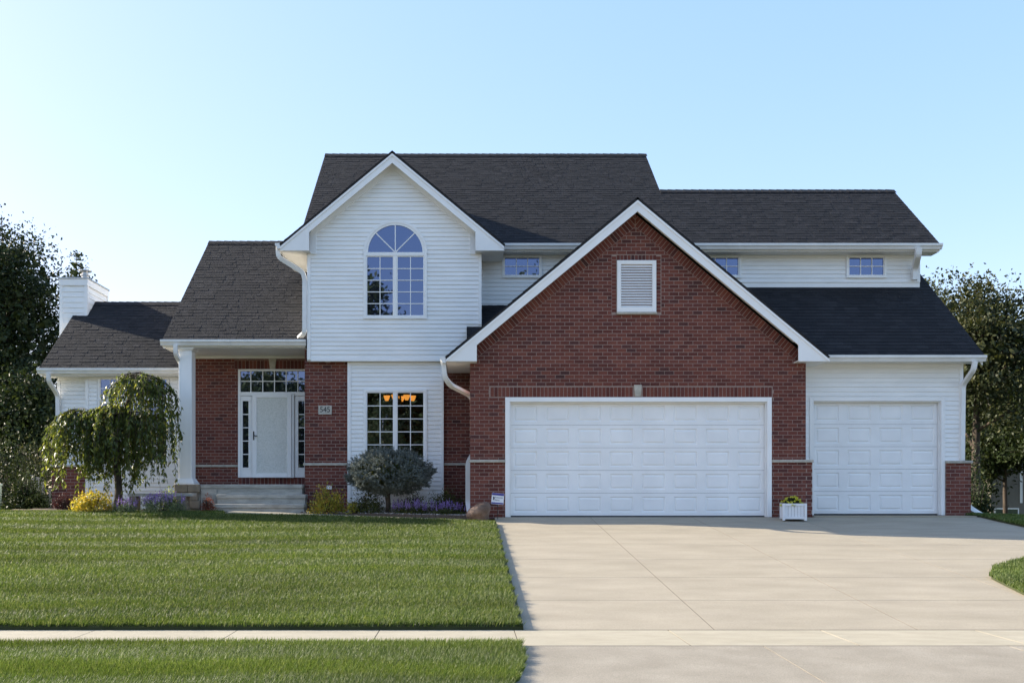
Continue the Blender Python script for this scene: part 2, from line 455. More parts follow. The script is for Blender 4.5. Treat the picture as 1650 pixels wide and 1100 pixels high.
# driveway slabs: a grid of joints, each slab its own piece
def slab(name, poly, zf, thick, material, parent, bev=.006):
    m = MB(); g = .005
    cxm = sum(p[0] for p in poly) / len(poly); cym = sum(p[1] for p in poly) / len(poly)
    q = []
    for x, y in poly:
        dx, dy = cxm - x, cym - y
        q.append((x + math.copysign(min(g, abs(dx)), dx), y + math.copysign(min(g, abs(dy)), dy)))
    m.extrude([(x, y, zf(x, y)) for x, y in q], [(x, y, zf(x, y) - thick) for x, y in q])
    return m.build(name, material, parent)
def drive_z(x, y): return SLOPE * min(y, 0) + (.04 * smooth((y + .3) / .9) if y > -.3 else 0)
drive = bpy.data.objects.new('driveway', None); COL.objects.link(drive); drive['kind'] = 'structure'
drive['label'] = 'wide pale concrete driveway of jointed slabs in front of the garage doors'
bedm = MB()
dpoly = [(.62, -10.25)] + [(x, y) for x, y in zip(XL_X[:-2], XL_Y[:-2])] + [(11.02, -.05), (.62, -.05)]
bedm.extrude([(x, y, SLOPE * y - .0018) for x, y in dpoly], [(x, y, SLOPE * y - .16) for x, y in dpoly])
bedm.build('joint_bed', 'joint', drive)
yj = [-10.25 + 1.556 * k for k in range(7)] + [-.05]
xj = [.62, 2.67, 4.85, 7.04, 11.02]
LB = [(x, y) for x, y in zip(XL_X[:-2], XL_Y[:-2])]
for a in range(len(yj) - 1):
    for b in range(len(xj) - 1):
        p = [(xj[b], yj[a]), (xj[b + 1], yj[a]), (xj[b + 1], yj[a + 1]), (xj[b], yj[a + 1])]
        if b == 3:
            # trim the outer slabs to the curved lawn edge
            ys = sorted(set([yj[a], yj[a + 1]] + [y for y in np.linspace(yj[a], yj[a + 1], 7)]))
            edge = [(max(7.045, float(rlawn_left(y))), y) for y in ys]
            if max(e[0] for e in edge) < 7.1: continue
            p = [(7.04, yj[a])] + [e for e in edge if e[0] > 7.046] + [(7.04, yj[a + 1])]
        if len(p) >= 3: slab('slab', p, drive_z, .10, 'drive_concrete', drive)
# aprons in front of the doors (recessed garages) and pavement
gf = MB(); gf.box(.9, 6.5, -.046, .4, -.2, .004); gf.box(7.46, 10.95, -.046, .62, -.2, .03); gf.build('slab', 'drive_concrete', drive)
walkp = bpy.data.objects.new('sidewalk', None); COL.objects.link(walkp); walkp['kind'] = 'structure'
walkp['label'] = 'pale concrete sidewalk crossing between the lawn and the street'
sj = [-14.6 + 1.52 * k for k in range(10)] + [.52, 2.17, 3.8, 5.45, 7.1] + [8.7 + 1.6 * k for k in range(5)]
sj = sorted(sj[:10])[:10] + sj[10:]
sj = [s for s in sj if s <= -.9] + [.52, 2.17, 3.8, 5.45, 7.1, 8.7, 10.3, 11.9, 13.5, 15.1]
for a, b in zip(sj[:-1], sj[1:]):
    slab('slab', [(a, -11.30), (b, -11.30), (b, -10.262), (a, -10.262)], lambda x, y: -.985 + .005 * (y + 10.25), .10, 'walk_concrete', walkp)
jb = MB(); jb.box(-14.7, 15.2, -11.31, -10.255, -1.2, -.9915); jb.build('joint_bed', 'joint', walkp)
apr = bpy.data.objects.new('driveway_apron', None); COL.objects.link(apr); apr['kind'] = 'structure'
apr['label'] = 'grey concrete apron flaring from the driveway into the street'
ay = list(np.linspace(-14.0, -11.315, 10))
az = lambda x, y: -.99 + .03 * (y + 11.3)
lef = [(float(strip_right(np.array(y))) + .015, y) for y in ay]
cut = [2.86, 5.22, 7.5]
for k in range(3):
    if k == 0: p = lef[::-1] + [(cut[0], -14.0), (cut[0], -11.315)]
    else: p = [(cut[k - 1], -14.0), (cut[k], -14.0), (cut[k], -11.315), (cut[k - 1], -11.315)]
    slab('slab', p, az, .10, 'apron_concrete', apr)
rows_surface('parking_strip', np.linspace(-14.0, -11.32, 8), lambda y: np.full(y.shape, 7.52), lambda y: np.full(y.shape, 46.0), 20, lawn_z, 'soil', label='grass strip beyond the driveway apron')
st = MB(); st.box(-300, 300, -23.5, -14.02, -1.3, -1.10); st.build('street', 'apron_concrete', None, kind='structure', label='concrete street in front of the lawn')

# garden walk and planting beds
gw = bpy.data.objects.new('garden_walk', None); COL.objects.link(gw); gw['kind'] = 'structure'
gw['label'] = 'narrow concrete walk from the porch steps to the driveway'
wx = [-5.24, -3.62, -2.2, -.75, .60]
for a, b in zip(wx[:-1], wx[1:]):
    zf = lambda x, y: .10 - .032 * (x + 5.24) + .03 * (y - float(lawn_top(x)))
    slab('slab', [(a, float(lawn_top(a)) + .01), (b, float(lawn_top(b)) + .01), (b, float(lawn_top(b)) + .85), (a, float(lawn_top(a)) + (.85 if a > -5 else .82))], zf, .15, 'walk_concrete', gw)
def bed_z(x, y): return np.interp(x, [-10, -5, 0.2], [.13, .10, .03])
bx = np.linspace(-3.72, .16, 14); bt = np.linspace(0, 1, 8)
byy = (lawn_top(bx) + .86)[None, :] * (1 - bt)[:, None] + 2.02 * bt[:, None]
bxx = np.repeat(bx[None, :], 8, 0)
rr = np.random.default_rng(3)
grid_surface('planting_bed', bxx, byy, bed_z(bxx, byy) + rr.uniform(0, .03, bxx.shape), 'mulch', .2, label='mulched planting bed under the bay of white siding')
bx = np.linspace(-10.4, -5.4, 16); bxx, byy = np.meshgrid(bx, np.linspace(.9, 3.2, 8))
grid_surface('planting_bed', bxx, byy, bed_z(bxx, byy) + rr.uniform(0, .03, bxx.shape), 'mulch', .2, label='mulched planting bed under the weeping tree')

# ------------------------------------------------------------------ the house
house = thing('house', 'two-storey house of red brick and white siding with dark shingle roofs', 'house')
PITCH = .83
brick_rest = MB(); BRICK_N = [0]
BH, BJ, BL = .0805, .0118, .2035
stdbrick = MB(); stdbrick.box(0, BL - BJ, -.003, .03, 0, BH - BJ)
for v_ in (0, 1, 4, 5):
    pass
BRICKMESH = [stdbrick.mesh('brick', 'brick')]
def brick_field(fr, u0, u1, z0, z1, clips=(), holes=(), singles_parent=None, proud=.003):
    """running bond laid course by course on a wall plane"""
    r0 = int(math.floor(z0 / BH)); r1 = int(math.ceil(z1 / BH))
    for r in range(r0, r1):
        zb, zt = max(r * BH, z0), min((r + 1) * BH - BJ, z1)
        if zt - zb < .015: continue
        k0 = int(math.floor(u0 / BL)) - 1
        off = (r % 2) * BL / 2
        u = k0 * BL + off
        while u < u1:
            a, b = max(u, u0), min(u + BL - BJ, u1)
            u += BL
            if b - a < .02: continue
            rects = [(a, b, zb, zt)]
            for h in holes: rects = [q for x in rects for q in minus_rect(x, h)]
            for (ra, rb, rc, rd) in rects:
                if rb - ra < .018 or rd - rc < .018: continue
                poly = clip([(ra, rc), (rb, rc), (rb, rd), (ra, rd)], clips)
                if len(poly) < 3 or area(poly) < 4e-4: continue
                full = len(poly) == 4 and abs(area(poly) - (BL - BJ) * (BH - BJ)) < 1e-6
                if full and singles_parent is not None and BRICK_N[0] < 300:
                    o = add('brick', BRICKMESH[0], singles_parent, loc=(ra, fr.o.y - random.uniform(0, .003), rc)); BRICK_N[0] += 1
                else: brick_poly(fr, poly, proud + random.uniform(-.002, .002))
def brick_poly(fr, poly, d=.003):
    t = random.uniform(.001, .999)
    brick_rest.extrude([fr.at(u, z, d) for u, z in poly], [fr.at(u, z, -.02) for u, z in poly], t)
def brick_row(fr, p0, p1, L, n, joint=BJ, d=.004, clips=()):
    """soldier bricks standing across the line p0-p1, each L long to its left"""
    (a, b), (c, e) = p0, p1
    ux, uz = (c - a) / n, (e - b) / n; l = math.hypot(ux, uz); nx, nz = -uz / l, ux / l
    j = joint / l / 2
    for k in range(n):
        q0 = (a + ux * (k + j), b + uz * (k + j)); q1 = (a + ux * (k + 1 - j), b + uz * (k + 1 - j))
        poly = clip([q0, q1, (q1[0] + nx * L, q1[1] + nz * L), (q0[0] + nx * L, q0[1] + nz * L)], clips)
        if len(poly) >= 3 and area(poly) > 3e-4: brick_poly(fr, poly, d + random.uniform(-.002, .002))

def wall_poly(name, fr, poly, thick, material, parent=house):
    m = MB(); m.extrude([fr.at(u, z, 0) for u, z in poly], [fr.at(u, z, -thick) for u, z in poly])
    return m.build(name, material, parent)
def wall_with_holes(name, fr, rect, holes, thick, material, parent=house):
    m = MB(); rs = [rect]
    for h in holes: rs = [q for x in rs for q in minus_rect(x, h)]
    for (a, b, c, d) in rs: m.extrude([fr.at(a, c, 0), fr.at(b, c, 0), fr.at(b, d, 0), fr.at(a, d, 0)], [fr.at(a, c, -thick), fr.at(b, c, -thick), fr.at(b, d, -thick), fr.at(a, d, -thick)])
    return m.build(name, material, parent)

SE = .1016
def siding(fr, wall, u0, u1, z0, z1, clips=(), holes=(), lap=.016):
    """lapped boards: each board one tilted piece, child of its wall"""
    k = 0; z = z0
    while z < z1 - .01:
        zt = min(z + SE - .003, z1)
        rects = [(u0, u1, z, zt)]
        for h in holes: rects = [q for x in rects for q in minus_rect(x, h)]
        for (a, b, c, d) in rects:
            if b - a < .02 or d - c < .012: continue
            poly = clip([(a, c), (b, c), (b, d), (a, d)], clips)
            if len(poly) < 3 or area(poly) < 1e-3: continue
            m = MB()
            off = lambda zz: .004 + lap * (1 - (zz - z) / SE)
            m.extrude([fr.at(p[0], p[1], off(p[1])) for p in poly], [fr.at(p[0], p[1], .0005) for p in poly])
            m.build('siding_board', 'siding', wall)
        z += SE

def trim(name, x0, x1, y0, y1, z0, z1, material='trim', parent=house, bevel=.004):
    m = MB(); m.box(x0, x1, y0, y1, z0, z1); return m.build(name, material, parent, bevel=bevel)

# ---- roofs
shingle_rest = MB(); SH_N = [0]
def shingle_mesh(w):
    m = MB(); e = .143
    m.hexa([(0, 0, -.004), (w, 0, -.004), (w, e + .02, -.002), (0, e + .02, -.002), (0, 0, .013), (w, 0, .013), (w, e + .02, .004), (0, e + .02, .004)])
    return m.mesh('shingle', 'shingle')
SHM = {w: shingle_mesh(w) for w in (.17, .24, .31)}
def roof_plane(name, O, U, V, poly, thick=.09, singles=False, material='roof_deck', shingles=True):
    """poly in (u, v): u along the eave, v up the slope"""
    O, U, V = Vector(O), Vector(U).normalized(), Vector(V).normalized(); N = U.cross(V)
    if N.z < 0: N = -N
    P = lambda u, v, d: tuple(O + U * u + V * v + N * d)
    m = MB(); m.extrude([P(u, v, 0) for u, v in poly], [P(u, v, -thick) for u, v in poly])
    o = m.build(name, material, house)
    if not shingles: return o
    # half planes of the convex outline
    ar = sum(poly[i][0] * poly[(i + 1) % len(poly)][1] - poly[(i + 1) % len(poly)][0] * poly[i][1] for i in range(len(poly)))
    q = poly if ar > 0 else poly[::-1]
    planes = []
    for i in range(len(q)):
        (a, b), (c, d) = q[i], q[(i + 1) % len(q)]
        nx, ny = d - b, -(c - a); planes.append((nx, ny, nx * a + ny * b))
    u0, u1 = min(p[0] for p in q), max(p[0] for p in q); v1 = max(p[1] for p in q); e = .143
    M4 = Matrix((( U.x, V.x, N.x, 0), (U.y, V.y, N.y, 0), (U.z, V.z, N.z, 0), (0, 0, 0, 1)))
    v = -.012; first = True
    while v < v1:
        u = u0 - random.uniform(0, .3)
        while u < u1:
            w = random.choice((.17, .24, .31)) if singles else random.choice((.10, .13, .15, .17, .2, .24))
            rect = [(u + .002, v), (u + w - .002, v), (u + w - .002, v + e + .02), (u + .002, v + e + .02)]
            pl = clip(rect, planes[:0] + [p for p in planes]) if v > 0 else clip(rect, [p for p in planes if abs(p[0]) > 1e-6 or p[1] > 0])
            if len(pl) >= 3 and area(pl) > 2e-4:
                if singles and SH_N[0] < 300 and len(pl) == 4 and abs(area(pl) - (w - .004) * (e + .02)) < 1e-5:
                    s = add('shingle', SHM[w], o); s.matrix_world = Matrix.Translation(Vector(P(u, v, .0))) @ M4; SH_N[0] += 1
                else:
                    t = random.uniform(.001, .999); th = random.choice((.007, .007, .010, .012))
                    off = lambda vv: th - (th - .003) * min(max((vv - v) / e, 0), 1)
                    shingle_rest.extrude([P(a, b, off(b)) for a, b in pl], [P(a, b, -.004) for a, b in pl], t)
            u += w
        v += e
    return o
def ridge(name, a, b, w=.15, ang=PITCH):
    """overlapping cap shingles along a ridge"""
    a, b = Vector(a), Vector(b); d = (b - a); n = max(2, int(d.length / .2)); d /= n
    m = MB(); s = Vector((d.y, -d.x, 0)).normalized() * w
    for k in range(n):
        p, q = a + d * k, a + d * (k + 1.15)
        up = Vector((0, 0, .022)); up2 = Vector((0, 0, .010)); dr = Vector((0, 0, w * ang))
        m.face([p + s - dr + up, q + s - dr + up2, q + up2, p + up], random.uniform(.001, .999))
        m.face([p + up, q + up2, q - s - dr + up2, p - s - dr + up], random.uniform(.001, .999))
        m.face([p + s - dr + up, p + up, p - s - dr + up, p - s - dr, p - Vector((0, 0, .01)), p + s - dr], .3)
    return m.build('ridge_cap', 'shingle', house, kind='stuff')

def slope_len(run): return run * math.hypot(1, PITCH)
VF = (0, 1, PITCH)      # up-slope direction of a front-facing roof
VB = (0, -1, PITCH)     # up-slope of a rear-facing roof
def front_roof(x0, x1, D, ze, run, xr0=None, xr1=None, singles=False, name='roof'):
    L_ = slope_len(run)
    a = x0 if xr0 is None else xr0; b = x1 if xr1 is None else xr1
    return roof_plane(name, (x0, Y(D), ze), (1, 0, 0), VF, [(0, 0), (x1 - x0, 0), (b - x0, L_), (a - x0, L_)], singles=singles)
def back_roof(x0, x1, D, zr, run):
    L_ = slope_len(run)
    return roof_plane('roof', (x0, Y(D) + run, zr - PITCH * run), (1, 0, 0), VB, [(0, 0), (x1 - x0, 0), (x1 - x0, L_), (0, L_)], shingles=False)

# main block, second storey
ZE = 6.44; DE = 22.7
front_roof(-3.99, 5.12, DE, ZE, 4.494)
zr = ZE + PITCH * 4.494; back_roof(-3.99, 5.12, DE + 4.494, zr, 4.494)
ridge('r', (-3.99, Y(DE + 4.494), zr + .01), (5.12, Y(DE + 4.494), zr + .01))
front_roof(5.12, 11.27, DE, ZE, 2.485)
zr2 = ZE + PITCH * 2.485; back_roof(5.12, 11.27, DE + 2.485, zr2, 2.485)
ridge('r', (5.12, Y(DE + 2.485), zr2 + .01), (11.27, Y(DE + 2.485), zr2 + .01))
# porch block
DP = 22.3; ZP = 4.10
front_roof(-7.07, -3.70, DP, ZP, 4.05)
back_roof(-7.07, -3.70, DP + 4.05, ZP + PITCH * 4.05, 4.05)
ridge('r', (-7.07, Y(DP + 4.05), ZP + PITCH * 4.05 + .01), (-3.7, Y(DP + 4.05), ZP + PITCH * 4.05 + .01))
# side wing with the chimney
DW = 23.3; ZW = 3.57
front_roof(-10.39, -6.93, DW, ZW, 2.55)
back_roof(-10.39, -6.93, DW + 2.55, ZW + PITCH * 2.55, 2.55)
ridge('r', (-10.39, Y(DW + 2.55), ZW + PITCH * 2.55 + .01), (-6.93, Y(DW + 2.55), ZW + PITCH * 2.55 + .01))
# garage: lower front slope beside the gable (its shingles are the ones picked out singly)
DG = 20.7; ZG = 3.50
LG = slope_len(2.43)
roof_plane('roof', (5.0, Y(DG), ZG), (1, 0, 0), VF, [(2.72, 0), (6.25, 0), (6.25, LG), (0, LG), (0, slope_len(1.6))], singles=True)
roof_plane('roof', (10.99, Y(DG) + 2.43, ZG + PITCH * 2.43), (1, 0, 0), VF, [(0, 0), (.26, 0), (.26, slope_len(2.2)), (0, slope_len(2.2))])
# small roof strip tucked between the bay and the garage gable
roof_plane('roof', (.03, Y(21.35), 3.612), (1, 0, 0), VF, [(0, 0), (1.75, 0), (1.75, slope_len(1.22)), (0, slope_len(1.22))])
roof_plane('roof', (.39, Y(22.3), 4.40), (1, 0, 0), VF, [(0, 0), (1.4, 0), (1.4, slope_len(.8)), (0, slope_len(.8))])

# ---- gables (bay and garage)
def gable(xc, half, za, yf, yw, yb, vx, zbot, rake_w):
    s = PITCH; ze = za - s * half
    L_ = half * math.hypot(1, s)
    for sg in (-1, 1):
        roof_plane('roof', (xc + sg * half, yf, ze), (0, 1, 0), (-sg, 0, s), [(0, 0), (yb - yf, 0), (yb - yf, L_), (0, L_)], thick=.05)
        zt = lambda x: za - s * abs(x - xc) - .052 * math.hypot(1, s)
        # rake board with its boxed return at the eave
        xe = xc + sg * (half - .005); xv = xc + sg * vx
        p = [(xc, zt(xc)), (xe, zt(xe)), (xe, zbot), (xv, zbot), (xv, zt(xv) - rake_w), (xc, zt(xc) - rake_w)]
        if sg < 0: p = [(x, z) for x, z in p][::-1]
        # two pieces so each face stays planar and convex
        m = MB()
        a = [(xc, zt(xc)), (xv, zt(xv)), (xv, zt(xv) - rake_w), (xc, zt(xc) - rake_w)]
        m.prism_xz(a, yf, yf + .03)
        m.build('rake_board', 'trim', house, bevel=.004)
        m = MB(); m.prism_xz([(xv, zt(xv)), (xe, zt(xe)), (xe, zbot), (xv, zbot)], yf, yf + .03); m.build('eave_return', 'trim', house, bevel=.004)
        # crown strip along the top edge of the rake
        m = MB(); m.prism_xz([(xc, zt(xc)), (xe, zt(xe)), (xe, zt(xe) - .055), (xc, zt(xc) - .055)], yf - .018, yf - .001); m.build('rake_trim', 'trim', house)
        # sloping soffit behind the rake board
        m = MB(); q = lambda x, d: (x, zt(x) - d)
        m.prism_xz([q(xc, .10), q(xv, .10), q(xv, .13), q(xc, .13)], yf + .031, yw + .02); m.build('soffit', 'soffit', house)
        # level soffit under the eave and its gutter
        m = MB(); x0, x1 = sorted((xe - sg * .01, xv)); m.box(x0, x1, yf + .031, yb - 1.0 if sg < 0 else yb - 1.2, zbot + .004, zbot + .024)
        so = m.build('soffit', 'soffit', house)
        m = MB(); x0, x1 = sorted((xe, xe - sg * .02)); m.box(x0, x1, yf + .031, yb - 1.0, zbot + .026, zt(xe) - .01); m.build('fascia', 'trim', house)
    return ze
def gutter(path0, path1, out, h=.13, w=.12, name='gutter'):
    """K-profile gutter between two points; 'out' points away from the wall"""
    a, b = Vector(path0), Vector(path1); o = Vector(out)
    prof = [(0, 0), (w * .55, 0), (w * .72, h * .38), (w * .98, h * .62), (w, h), (w - .012, h), (w - .02, h * .66), (w * .66, h * .45), (w * .5, .012), (.010, .012), (.010, h), (0, h)]
    up = Vector((0, 0, 1)); m = MB(); n = len(prof); i = 0
    for p in (a, b):
        for d, z in prof: m.v.append(tuple(p + o * d + up * z))
    for k in range(n):
        j = (k + 1) % n; m.f.append((k, j, n + j, n + k)); m.t.append(0)
    # end plates
    for p, e in ((a, 0), (b, n)):
        m.f.append((e + 0, e + 1, e + 2, e + 11)); m.t.append(0); m.f.append((e + 11, e + 2, e + 3, e + 4)); m.t.append(0)
    return m.build(name, 'gutter_paint', house)
def downspout(path, w=.10, d=.075, side=(1, 0, 0)):
    m = MB()
    # round the bends by splitting each corner
    pts = [Vector(p) for p in path]; out = [pts[0]]
    for k in range(1, len(pts) - 1):
        a, b, c = pts[k - 1], pts[k], pts[k + 1]
        r = min(.09, (b - a).length * .4, (c - b).length * .4)
        p0 = b + (a - b).normalized() * r; p1 = b + (c - b).normalized() * r
        for t in (0, .33, .67, 1): out.append((p0 * (1 - t) + b * t) * (1 - t) + (b * (1 - t) + p1 * t) * t)
    out.append(pts[-1])
    m.sweep_rect(out, w, d, side)
    return m.build('downspout', 'gutter_paint', house)

gable(-1.686, 2.585, 8.40, Y(22.0), Y(22.3), Y(25.1), 1.915, 6.10, .215)
gable(3.64, 4.06, 6.77, Y(20.2), 0.0, Y(23.15), 3.40, 3.30, .235)

# ---- garage front wall of brick
GW = front(0.0)
GX0, GX1 = .10, 7.30
XC = 3.64; ZAP = 6.77
under = lambda x: ZAP - PITCH * abs(x - XC) - .27
clipsG = [(-PITCH, 1, ZAP - .27 - PITCH * XC), (PITCH, 1, ZAP - .27 + PITCH * XC)]
DX0, DX1, DZ1 = PX(814, 20.5), PX(1243, 20.5), PZ(640, 20.5)      # outside of the door trim
BAND0, BAND1 = 1.175, 1.235
V0, V1, VZ0, VZ1 = PX(994, 20.5), PX(1057, 20.5), PZ(503, 20.5), PZ(420, 20.5)
gwall = wall_poly('brick_wall', GW, [(GX0, -.35), (DX0, -.35), (DX0, DZ1), (DX1, DZ1), (DX1, -.35), (GX1, -.35), (GX1, 3.55), (GX1, min(3.9, under(GX1))), (XC, under(XC)), (GX0, under(GX0))], .12, 'mortar')
LINT0, LINT1 = DZ1, DZ1 + .235
ROWW = .205
holes = [(DX0 - .005, DX1 + .005, -1, DZ1), (PX(788, 20.5), PX(1245, 20.5), LINT0 - .01, LINT1), (GX0 - 1, GX1 + 1, BAND0, BAND1),
         (V0 - .005, V1 + .005, VZ0, VZ1 + .13), (V0 - .115, V0, VZ0 - .03, VZ1 + .125), (V1, V1 + .115, VZ0 - .03, VZ1 + .125)]
inner = ROWW * math.hypot(1, PITCH) + .012
clipsIn = [(-PITCH, 1, ZAP - .27 - inner - PITCH * XC), (PITCH, 1, ZAP - .27 - inner + PITCH * XC)]
# the courses between door head and base first, so the single bricks are the plain ones round the doors
brick_field(GW, GX0, GX1, BAND1, LINT1 + .9, clipsIn, holes, gwall)
brick_field(GW, GX0, GX1, -.3, BAND0, clipsIn, holes, gwall)
brick_field(GW, GX0, GX1, LINT1 + .9, 7.0, clipsIn, holes, gwall)
for sg in (-1, 1):      # bricks standing square to the rake
    xe = GX0 if sg < 0 else GX1
    zl = lambda x: ZAP - .272 - inner + .010 - PITCH * abs(x - XC)
    n = int((abs(xe - XC)) * math.hypot(1, PITCH) / (BH * 1.0))
    ex = .32; ne = n + round(ex * math.hypot(1, PITCH) / BH); zx = zl(XC) + PITCH * ex
    if sg < 0: brick_row(GW, (xe, zl(xe)), (XC + ex, zx), ROWW, ne, clips=[(1, 0, XC - .005), (-1, 0, -GX0)] + clipsG)
    else: brick_row(GW, (XC - ex, zx), (xe, zl(xe)), ROWW, ne, clips=[(-1, 0, -XC - .005), (1, 0, GX1)] + clipsG)
kx = (PX(1022, 20.5), PX(1033, 20.5))
brick_row(GW, (PX(790, 20.5), LINT0 + .012), (kx[0] - .03, LINT0 + .012), .205, 37)
brick_row(GW, (kx[1] + .03, LINT0 + .012), (PX(1244, 20.5), LINT0 + .012), .205, 34)
brick_row(GW, (V0 - .01, VZ1 + .012), (V1 + .01, VZ1 + .012), .105, 11)
for xx in (V0 - .108, V1 + .006):   # stacked half bricks beside the vent
    for r in range(int((VZ1 + .125 - VZ0) / BH)):
        z = VZ0 + r * BH; brick_poly(GW, [(xx, z), (xx + .092, z), (xx + .092, z + BH - BJ), (xx, z + BH - BJ)])
m = MB(); m.prism_xz([(kx[0] + .015, LINT0 + .02), (kx[1] - .015, LINT0 + .02), (kx[1] + .012, LINT1 + .03), (kx[0] - .012, LINT1 + .03)], -.035, .01)
m.build('keystone', 'limestone', house, bevel=.006)
for a, b in ((GX0 - .03, DX0 - .003), (DX1 + .003, 7.46)):
    nseg = max(1, round((b - a) / .55))
    for k in range(nseg):
        trim('capstone', a + (b - a) * k / nseg + .002, a + (b - a) * (k + 1) / nseg - .002, -.045, .05, BAND0, BAND1, 'limestone', bevel=.008)
# the lower part of the right pier is a little wider
pier = wall_poly('brick_wall', GW, [(7.301, -.35), (7.44, -.35), (7.44, BAND0), (7.301, BAND0)], .58, 'mortar')
brick_field(GW, 7.30, 7.44, -.3, BAND0)
sidew = wall_poly('brick_wall', Frame((.115, 0, 0), (0, 1, 0), (-1, 0, 0)), [(.002, -.35), (.30, -.35), (.30, 3.6), (.002, 3.6)], .1, 'mortar')
brick_field(Frame((.115, 0, 0), (0, 1, 0), (-1, 0, 0)), .0, .30, -.3, 3.3)
sidew = wall_poly('brick_wall', Frame((.26, 0, 0), (0, 1, 0), (-1, 0, 0)), [(.30, -.35), (2.05, -.35), (2.05, 3.6), (.30, 3.6)], .1, 'mortar')
brick_field(Frame((.26, 0, 0), (0, 1, 0), (-1, 0, 0)), .30, 2.0, -.3, 3.3)
# louvered vent
vent = MB()
for (a, b, c, d) in ((V0, V0 + .085, VZ0, VZ1), (V1 - .085, V1, VZ0, VZ1), (V0 + .085, V1 - .085, VZ0, VZ0 + .10), (V0 + .085, V1 - .085, VZ1 - .085, VZ1)):
    vent.box(a, b, -.045, .02, c, d)
vent = vent.build('gable_vent', 'trim', house, bevel=.005)
b_ = MB(); b_.box(V0 + .08, V1 - .08, .012, .022, VZ0 + .05, VZ1 - .05); b_.build('vent_screen', 'louver_dark', vent)
b_ = MB(); n = 16; h_ = (VZ1 - VZ0 - .19) / n
b_.hexa([(V0 + .086, -.038, 0), (V1 - .086, -.038, 0), (V1 - .086, -.032, .006), (V0 + .086, -.032, .006), (V0 + .086, .006, h_ * .92), (V1 - .086, .006, h_ * .92), (V1 - .086, .012, h_ * .98), (V0 + .086, .012, h_ * .98)])
sm = b_.mesh('slat', 'trim')
for k in range(n): add('slat', sm, vent, loc=(0, 0, VZ0 + .103 + h_ * k))
trim('vent_sill', V0 - .01, V1 + .01, -.065, .01, VZ0 - .05, VZ0 - .003, 'limestone')

# ---- garage doors
def garage_door(x0, x1, z0, z1, y, cols, tw):
    """x0..x1 / z0..z1 is the opening; tw the trim width"""
    d = bpy.data.objects.new('garage_door', None); COL.objects.link(d); d.parent = house
    rows = 5; pw = (x1 - x0) / cols; ph = (z1 - z0) / rows
    cell = MB(); bx_, bz_ = .092, .078
    rings = [((0, .0), 0), ((bx_, bz_), 0), ((bx_ + .014, bz_ + .014), .016), ((bx_ + .03, bz_ + .03), .016), ((bx_ + .055, bz_ + .055), .002)]
    g = .0025
    prev = None
    for (ix, iz), dep in rings:
        ring = [(max(ix, 0.0), dep, max(iz, g)), (pw - max(ix, 0.0), dep, max(iz, g)), (pw - max(ix, 0.0), dep, ph - max(iz, g)), (max(ix, 0.0), dep, ph - max(iz, g))]
        if prev:
            for k in range(4): cell.face([prev[k], prev[(k + 1) % 4], ring[(k + 1) % 4], ring[k]])
        prev = ring
    cell.face(prev)
    cm = cell.mesh('panel', 'door_paint')
    for r in range(rows):
        for c in range(cols): add('panel', cm, d, loc=(x0 + pw * c, y + random.uniform(-.001, .001), z0 + ph * r))
        s_ = MB(); s_.box(x0, x1, y + .018, y + .05, z0 + ph * r + .004, z0 + ph * (r + 1) - .004); s_.build('section', 'door_paint', d)
    b = MB(); b.box(x0, x1, y + .052, y + .07, z0, z1); b.build('backing', 'louver_dark', d)
    b = MB(); b.box(x0, x1, y - .006, y + .02, z0 - .03, z0); b.build('bottom_seal', 'threshold', d)
    return d
def door_trim(x0, x1, z0, z1, yf, yd, tw):
    """casing: two jambs and a head, running back to the door leaf"""
    trim('door_casing', x0 - tw, x0, yf - .03, yd + .05, z0, z1 + tw); trim('door_casing', x1, x1 + tw, yf - .03, yd + .05, z0, z1 + tw)
    trim('door_casing', x0 + .001, x1 - .001, yf - .028, yd + .05, z1, z1 + tw)
    trim('door_stop', x0 + .001, x0 + .025, yf + .02, yd - .004, z0, z1 - .002, 'gutter_paint'); trim('door_stop', x1 - .025, x1 - .001, yf + .02, yd - .004, z0, z1 - .002, 'gutter_paint')
    trim('door_stop', x0 + .026, x1 - .026, yf + .02, yd - .004, z1 - .028, z1 - .002, 'soffit')
DTW = .095
door_trim(DX0 + DTW, DX1 - DTW, .006, DZ1 - DTW, 0.0, .10, DTW)
garage_door(DX0 + DTW + .002, DX1 - DTW - .002, .035, DZ1 - DTW - .003, .105, 8, DTW)
# single-door bay, set back
YS = Y(21.1); SW = front(YS)
SX0, SX1, SZ1 = PX(1304, 21.1), PX(1522, 21.1), PZ(640, 21.1)
sw_l, sw_r = 7.31, 10.98
swall = wall_with_holes('siding_wall', SW, (7.2, sw_r, -.2, 3.5), [(SX0, SX1, -1, SZ1)], .12, 'siding')
siding(SW, swall, 7.301, sw_r - .085, BAND1, 3.36, holes=[(SX0 - .002, SX1 + .002, -1, SZ1 + .002)])
trim('corner_board', sw_r - .085, sw_r, YS - .025, YS + .02, BAND1, 3.36); trim('corner_board', 7.301, 7.34, YS - .022, YS, BAND1, SZ1 + .3)
door_trim(SX0 + .085, SX1 - .085, .035, SZ1 - .085, YS, YS + .10, .085)
garage_door(SX0 + .087, SX1 - .087, .065, SZ1 - .088, YS + .105, 4, .085)
trim('frieze_board', 7.301, sw_r, YS - .03, YS, 3.30, 3.39)
# brick pier at the far corner
YP2 = YS - .06; PF = front(YP2); px0, px1 = SX1 + .004, PX(1564, 21.05)
wall_poly('brick_wall', PF, [(px0, -.35), (px1, -.35), (px1, BAND0), (px0, BAND0)], .5, 'mortar'); brick_field(PF, px0, px1, -.3, BAND0)
trim('capstone', px0 - .002, px1 + .03, YP2 - .04, YP2 + .5, BAND0 + .002, BAND1, 'limestone', bevel=.008)
